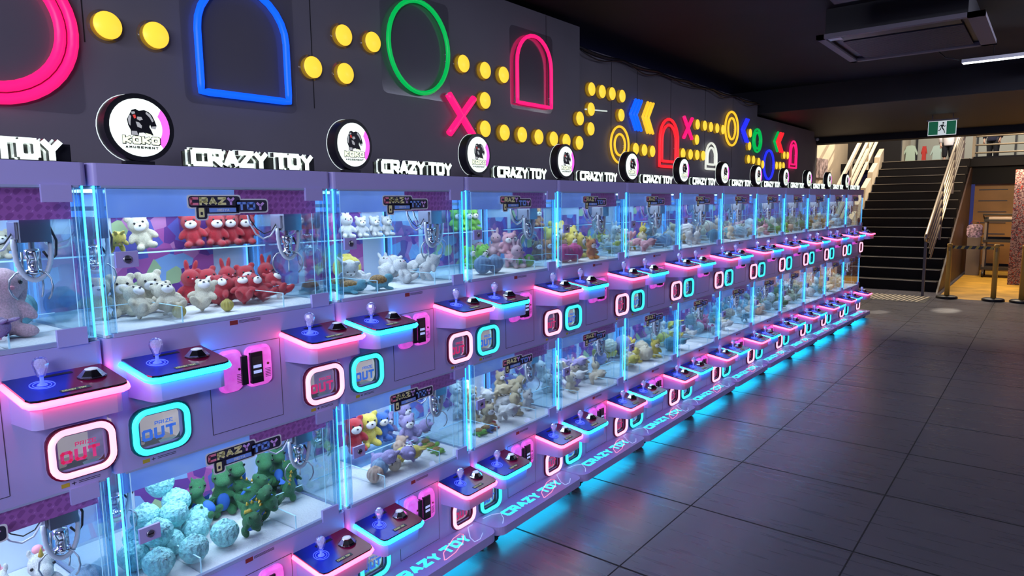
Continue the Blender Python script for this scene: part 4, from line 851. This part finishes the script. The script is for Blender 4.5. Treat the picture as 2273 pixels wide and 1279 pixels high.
PARTS = {
 'bear': [('muzzle', part_mesh(lambda b: b.ell((.205, 0, .62), (.075, .15, .12), WF), 'muzzle')), ('nose', part_mesh(lambda b: b.ell((.285, 0, .65), (.02, .032, .022), EYE), 'nose'))]+[('eye', m) for m in eyes_mesh([(.232, .10, .73), (.232, -.10, .73)])],
 'rabbit': [('nose', part_mesh(lambda b: b.ell((.265, 0, .68), (.02, .028, .02), PINKF), 'nose'))]+[('eye', m) for m in eyes_mesh([(.235, .10, .72), (.235, -.10, .72)])],
 'lop_rabbit': [('nose', part_mesh(lambda b: b.ell((.265, 0, .66), (.02, .04, .028), PINKF), 'nose'))]+[('eye', m) for m in eyes_mesh([(.225, .13, .72), (.225, -.13, .72)])],
 'dinosaur': [('belly', part_mesh(lambda b: b.ell((.13, 0, .30), (.08, .14, .20), BLUF), 'belly')), ('crest', part_mesh(lambda b: [b.lathe([(.05, 0), (.001, .09)], (-.16-.03*k, 0, .86-.15*k), (-1, 0, .6), GOLD, 8) for k in range(5)], 'crest')), ('wing', part_mesh(lambda b: b.prism([(0, 0), (.18, .12), (.16, -.02), (.20, -.10), (.06, -.08)], (-.16, .10, .42), (0, 1, 0), (0, 0, 1), (1, 0, 0), .02, BLUF), 'wing'))]+[('eye', m) for m in eyes_mesh([(.19, .145, .87), (.19, -.145, .87)], .026)],
 'unicorn': [('horn', part_mesh(lambda b: b.lathe([(.05, 0), (.001, .20)], (.06, 0, .84), (.3, 0, 1), GOLD, 10), 'horn')), ('mane', part_mesh(lambda b: [b.ell((-.13-.03*(k % 2), .05*math.sin(k*2), .90-.10*k), (.08, .09, .08), PINKF) for k in range(5)], 'mane'))]+[('eye', m) for m in eyes_mesh([(.15, .165, .69), (.15, -.165, .69)], .028)],
 'bundle': [('key_ring', part_mesh(lambda b: b.tube([(.36, .07*math.cos(a*PI/6), .62+.07*math.sin(a*PI/6)) for a in range(12)], .008, STEEL, 5, True), 'key_ring'))],
 'turtle': [('shell', part_mesh(lambda b: b.ell((-.03, 0, .28), (.30, .25, .17), SHELL), 'shell'))]+[('eye', m) for m in eyes_mesh([(.49, .06, .36), (.49, -.06, .36)], .022)],
}
CATN = {'bear': 'plush_bear', 'rabbit': 'plush_rabbit', 'lop_rabbit': 'plush_rabbit', 'dinosaur': 'plush_dinosaur', 'unicorn': 'plush_unicorn', 'bundle': 'plush_bundle', 'turtle': 'plush_turtle'}
MACH = []
def toy(mi_, kind, col, y, x, z, s, label, rz=0, pitch=0, roll=0, group=None, detail=True):
    """place a toy by its position inside machine mi_ (machine's own y across, x depth)"""
    r = MACH[mi_]; ky = r.scale.y
    p = r.matrix_world @ Vector((x, y, z))
    o = bpy.data.objects.new(CATN[kind], MESH[kind]); COL.objects.link(o)
    # after tipping, lift the toy so its lowest point rests at z
    R = Euler((roll, pitch, rz+r.rotation_euler.z)).to_matrix()
    zs = BB[kind]; lo = min((R@v).z for v in zs)*s
    o.location = (p.x, p.y, p.z-lo); o.scale = (s, s, s); o.rotation_euler = (roll, pitch, rz+r.rotation_euler.z)
    o.material_slots[0].link = 'OBJECT'; o.material_slots[0].material = fur(col, C_[col])
    tag(o, label, 'plush toy', group)
    if detail:
        for n, me in PARTS[kind]: inst(me, n, o)
    return o
BB = {k: [Vector(v.co) for v in list(m.vertices)[::7]] for k, m in MESH.items()}

# ------------------------------------------------------------------ the row of machines
MLAB = ['pastel claw machine cut off by the left edge of the picture, long-eared rabbit inside', 'nearest complete claw machine, red bears above and green dinosaurs below', 'claw machine with white rabbits above and a red, a yellow and a blue bear below',
 'claw machine with bright green bears above and beige toys below', 'claw machine with tall yellow toys above and lavender toys below', 'sixth claw machine from the left, yellow toys heaped low in both cases', 'seventh claw machine from the left, blue and white toys', 'eighth claw machine from the left, peach toys above',
 'ninth claw machine from the left, pale toys above a bare blue floor', 'tenth claw machine from the left, green toys in the upper case', 'eleventh claw machine from the left, third from the far end', 'twelfth claw machine from the left, next to last before the stairs', 'last claw machine of the row, beside the stairs']
proto = build_machine()
for i in range(13):
    (xa, ya), (xb, yb) = SEAM[i], SEAM[i+1]; L = math.hypot(xb-xa, yb-ya)
    o = proto if i == 0 else copy_tree(proto)
    o.location = (xa, ya, 0); o.rotation_euler = (0, 0, math.atan2(-(xb-xa), yb-ya)); o.scale = (1, L/W0, 1)
    tag(o, MLAB[i], 'claw machine', 'claw machines in the row'); MACH.append(o)
bpy.context.view_layer.update()
FU, FL_, SH = SU+.009, SL+.009, 1.6335
def ordlab(i, n): return ORD[i]+' from the left'
# machine 0
toy(0, 'lop_rabbit', 'rosy', .70, -.24, FU, .24, 'large pink long-eared rabbit sitting behind the glass at the left edge', .2)
toy(0, 'rabbit', 'lavender', .58, -.09, FU, .14, 'mauve plush lying below the large pink rabbit', .4, 1.3)
toy(0, 'bear', 'sky blue', .66, -.53, SH, .15, 'blue bear on the shelf at the left edge'); toy(0, 'bear', 'cream', .80, -.53, SH, .11, 'small cream bear on the shelf at the left edge')
toy(0, 'bundle', 'pale blue', .80, -.44, FU, .14, 'pale blue bundle in the right rear corner of the leftmost upper case')
for i, (y, x, s, z) in enumerate(((.62, -.28, .19, 0), (.75, -.30, .19, 0), (.56, -.14, .13, 0))): toy(0, 'unicorn', 'white', y, x, FL_, s, 'white unicorn in the leftmost lower case, '+('left of the two upright ones', 'right of the two upright ones', 'small one in front')[i], -.3+.2*i)
toy(0, 'bundle', 'sky blue', .84, -.20, FL_, .13, 'sky blue plush lying right of the unicorns'); toy(0, 'bear', 'green', .52, -.34, FL_, .13, 'green bear behind the unicorns')
# machine 1 upper
for i, y in enumerate((.585, .665, .745, .815)): toy(1, 'bear', 'red', y, -.52, SH, .155, 'red bear on the upper shelf, '+ordlab(i, 4), (-.15, .1, 0, -.1)[i]-.4, 0, (.12, -.1, .05, 0)[i])
toy(1, 'bear', 'cream', .39, -.52, SH, .15, 'cream bear on the shelf left of the red bears', -.3, 0, .25); toy(1, 'rabbit', 'yellow', .28, -.52, SH, .11, 'small yellow rabbit on the shelf left of the cream bear', -.3, 1.2)
for i, y in enumerate((.50, .58, .665, .75, .835)): toy(1, 'bear' if i % 2 else 'rabbit', 'red', y, -.44+.02*(i % 2), FU, .155, 'red upright plush in row under the shelf, '+ordlab(i, 5), -.3+.2*(i % 3), 0, (-.1, .12, 0, .1, -.12)[i])
for i, (y, x) in enumerate(((.52, -.30), (.60, -.21), (.70, -.20), (.80, -.24), (.62, -.32), (.74, -.33))): toy(1, 'bear', 'red', y, x, FU, .14, 'red bear lying on the floor of the upper case, '+ordlab(i, 6), .5*i-1, -.65-.2*(i % 2), .35*(i % 3-1))
for i, y in enumerate((.13, .22, .33)): toy(1, 'bear', 'cream', y, -.37, FU, .165, 'cream bear sitting in the back row at left, '+ordlab(i, 3), -.3, 0, .1*(i-1))
for i, (y, x) in enumerate(((.22, -.20), (.30, -.16), (.33, -.25), (.41, -.19))): toy(1, 'bear', 'cream', y, x, FU, .145, 'cream bear lying on its back in front, '+ordlab(i, 4), .3-.3*i, -.75, .15*(i % 3-1))
for i, (y, x) in enumerate(((.25, -.13), (.43, -.13))): toy(1, 'bundle', 'yellow', y+.05, x, FU, .055, 'small yellow green ball beside the lying cream bears, '+('left', 'right')[i])
# machine 1 lower
for i, (y, s) in enumerate(((.46, .18), (.555, .20), (.65, .205), (.745, .205), (.84, .20), (.91, .16))): toy(1, 'dinosaur', 'dark green', min(y, .845)-.0, -.43+.03*(i % 2)+(.07 if i == 5 else 0), FL_, s, 'glittery green dinosaur standing in the back row, '+ordlab(i, 6), -.45+.15*(i % 3), 0, .08*(i % 3-1))
for i, (y, x) in enumerate(((.47, -.30), (.56, -.22), (.66, -.20), (.76, -.24), (.60, -.33), (.71, -.33), (.80, -.34), (.52, -.15))): toy(1, 'dinosaur', 'dark green', y, x, FL_, .15, 'glittery green dinosaur lying in the front heap, '+ordlab(i, 8), .9*i, .9 if i % 2 else -.8, .3)
bpos = [(.16, -.12, 0), (.28, -.11, 0), (.41, -.13, 0), (.13, -.24, 0), (.25, -.23, 0), (.36, -.25, 0), (.20, -.36, 0), (.32, -.37, 0), (.20, -.20, .07), (.30, -.28, .08), (.22, -.33, .085), (.36, -.38, .08), (.33, -.44, .15), (.42, -.33, .0)]
for i, (y, x, z) in enumerate(bpos): toy(1, 'bundle', 'satin blue', y, x, FL_+z, .125, f'shiny pale blue satin bundle beside the green dinosaurs, '+(ORD[i]+' of the front row' if i < 3 else ORD[i-3]+' of the middle row' if i < 6 else ORD[i-6]+' of the rear upper ones'), i*.8, 0, 0)
# machine 2 upper
for i, y in enumerate((.52, .62, .72, .81)): toy(2, 'rabbit' if i == 0 else 'bear', 'white', y, -.52, SH, .14 if i == 0 else .12, 'white plush on the shelf right of the red bears, '+ordlab(i, 4), -.3+.1*i)
for i, (y, x, rz) in enumerate(((.36, -.33, 0), (.47, -.36, 1), (.58, -.34, 2), (.69, -.38, .2), (.80, -.36, 1.2), (.62, -.17, .6), (.74, -.20, 2.1))): toy(2, 'rabbit' if i % 2 else 'bear', 'white', y, x, FU, .155, 'white plush lying right of the red bears machine, '+ordlab(i, 7), rz-.6, -.7 if i % 2 else .9)
for i, (y, x) in enumerate(((.20, -.14), (.36, -.13), (.10, -.30), (.24, -.28))): toy(2, 'turtle', 'pale blue', y, x, FU, .15, 'pale blue turtle with a brown shell, '+('front left', 'front middle', 'rear left', 'rear right')[i]+' of the white rabbit machine', .6+i*.9, 0, .3 if i == 1 else 0)
toy(2, 'bundle', 'yellow', .48, -.48, FU, .17, 'yellow green plush behind the white toys'); toy(2, 'bear', 'peach', .80, -.50, FU, .13, 'peach bear in the rear right corner above the white toys')
# machine 2 lower
bx2 = MB(); bx2.box((-.46, .34, SL+.009), (-.30, .66, SL+.07), ACRYL); bx2.box((-.302, .34, SL+.068), (-.299, .66, SL+.072), EDGE); bb = bx2.build('display_step'); bb.location = MACH[2].location; bb.rotation_euler = MACH[2].rotation_euler; tag(bb, 'clear display step under the red, yellow and blue bears', 'display step')
for col, y, s in (('red', .39, .19), ('yellow', .49, .19), ('blue', .585, .17)): toy(2, 'bear', col, y, -.38, SL+.072, s, col+' bear sitting on the clear step in the lower case', -.3)
for i, (y, x, z, rz, pi_) in enumerate(((.36, -.22, 0, .3, 1.2), (.60, -.15, 0, 2, -1.2), (.70, -.30, .04, -.3, 0), (.70, -.46, .02, -.3, 0), (.80, -.42, .06, 0, 0), (.76, -.36, 0, 1, 1.2))): toy(2, 'bear', 'lavender', y, x, FL_+z, .16, 'lavender bear beside the red, yellow and blue bears, '+ordlab(i, 6), rz, pi_)
toy(2, 'rabbit', 'yellow', .50, -.19, FL_, .15, 'yellow rabbit lying upside down beside the lavender bears', .5, 1.35); toy(2, 'bundle', 'sky blue', .35, -.15, FL_, .10, 'round sky blue fluffy ball'); toy(2, 'bundle', 'cream', .43, -.13, FL_, .08, 'small round cream fluffy ball'); toy(2, 'bundle', 'peach', .27, -.10, FL_, .095, 'round peach fluffy ball near the glass'); toy(2, 'bear', 'peach', .57, -.26, FL_, .12, 'peach bear lying against the yellow rabbit', 2, 1.2)
for i in range(3): toy(2, 'turtle', 'green', .74+.03*i, -.12-.07*i, FL_, .09, 'small green turtle under the right claw, '+ordlab(i, 3), i)
# machine 3
for i, (y, x, z) in enumerate(((.52, -.52, SH), (.60, -.50, SH), (.68, -.52, SH), (.52, -.42, FU), (.62, -.40, FU), (.48, -.30, FU), (.70, -.44, FU))): toy(3, 'bear', 'green', y, x, z, .15, 'bright green bear with a white face, '+('on the shelf, ' if i < 3 else 'below the shelf, ')+ordlab(i if i < 3 else i-3, 4), -.4+.1*i)
for i, (y, x) in enumerate(((.72, -.20), (.80, -.17))): toy(3, 'bundle', 'green', y, x, FU, .09, 'green round plush on the floor, '+('left', 'right')[i]+' of the pair')
for i, (y, x) in enumerate(((.30, -.14), (.40, -.13))): toy(3, 'bundle', 'sky blue', y, x, FU, .12, 'round blue plush by the glass, '+('left', 'right')[i]+' of the pair')
def heap(mi_, cols, tier, n, kinds, s=.13, y0=.10, y1=.82, xb=-.50, seed=0, top=4, detail=True, back=True):
    random.seed(seed+mi_*7+(3 if tier == 'upper' else 0)); z0 = FU if tier == 'upper' else FL_
    cells = []
    ny = max(2, int((y1-y0)/(s*.80))); 
    rows = [-.42, -.30, -.18]
    for ri, x in enumerate(rows):
        for k in range(ny): cells.append((y0+(k+.5)*(y1-y0)/ny, x, 0, ri))
    random.shuffle(cells); cells = cells[:n]; up = [(c[0]+.02, c[1]-.02, s*.52, c[3]) for c in cells if c[3] < 2][:top]
    for i, (y, x, dz, ri) in enumerate(cells+up):
        c = cols[i % len(cols)]; k = kinds[i % len(kinds)]
        toy(mi_, k, c, y+random.uniform(-.01, .01), x+random.uniform(-.02, .02), z0+dz, s*random.uniform(.9, 1.1), f'{c} plush {k.replace("_", " ")} heaped in the {tier} case of the {ORD[mi_]} claw machine', random.uniform(-1, 1), random.choice((0, 1.2, -1.2, 0)), random.uniform(-.3, .3), f'{c} plush {k.replace("_", " ")}s in the {tier} case of machine {ORD[mi_]}', detail)
heap(3, ['pink', 'rosy'], 'upper', 7, ['bear', 'rabbit'], .14, .66, .84, top=4, seed=2)
heap(3, ['beige', 'white'], 'lower', 15, ['bear'], .15, .30, .84, top=7, seed=1)
for i, c in enumerate(('green', 'blue', 'red')): toy(3, 'turtle', c, .22+.06*i, -.12, FL_, .10, f'small {c} turtle near the glass at lower left of the beige toys', i)
# machine 4
for i, (y, x, z, s) in enumerate(((.54, -.42, FU, .24), (.665, -.46, FU, .28), (.79, -.42, FU, .24), (.60, -.30, FU, .19), (.80, -.27, FU, .16), (.70, -.29, FU, .19))): toy(4, 'bear', 'yellow', y, x, z, s, 'tall yellow bear stacked behind the glass, '+ordlab(i, 6), -.3+.1*i)
for i, (y, x, z) in enumerate(((.40, -.52, SH), (.50, -.52, SH), (.36, -.42, FU), (.46, -.40, FU), (.50, -.30, FU), (.62, -.14, FU))): toy(4, 'bear', 'orange' if i % 2 else 'brown', y, x, z, .15, ('orange' if i % 2 else 'brown')+' bear in the machine of tall yellow bears, '+('shelf' if i < 2 else 'floor')+' '+ORD[i], -.3)
for i in range(2): toy(4, 'bundle', 'magenta', .30+.12*i, -.15, FU, .14, 'magenta round plush by the glass, '+('left', 'right')[i])
heap(4, ['white', 'cream', 'lavender'], 'lower', 14, ['bear', 'rabbit'], .15, .20, .84, top=6, seed=4)
heap(5, ['cream', 'yellow', 'pink', 'white'], 'upper', 13, ['bear', 'rabbit'], .14, .2, .84, top=5, seed=5)
heap(5, ['yellow', 'cream', 'yellow', 'lavender'], 'lower', 13, ['bear', 'bundle'], .15, .2, .84, top=4, seed=6)
PAL = {6: (['sky blue', 'white', 'white', 'beige'], ['white', 'pale blue', 'yellow', 'white']), 7: (['peach', 'cream', 'pale blue', 'peach'], ['white', 'pale blue', 'cream', 'magenta']), 8: (['cream', 'pink', 'white'], ['white', 'peach', 'pale blue']),
       9: (['green', 'cream', 'peach', 'dark green'], ['beige', 'white', 'dark green']), 10: (['cream', 'beige', 'dark green'], ['beige', 'white', 'brown']), 11: (['cream', 'orange', 'grey'], ['cream', 'white', 'beige']), 12: (['grey', 'white'], ['cream', 'beige'])}
for m_, (u, l) in PAL.items():
    heap(m_, u, 'upper', 15, ['bear', 'rabbit', 'bundle'], .14, .12, .84, top=6, seed=9, detail=False); heap(m_, l, 'lower', 14, ['bear', 'bundle', 'rabbit'], .14, .12, .84, top=5, seed=11, detail=False)
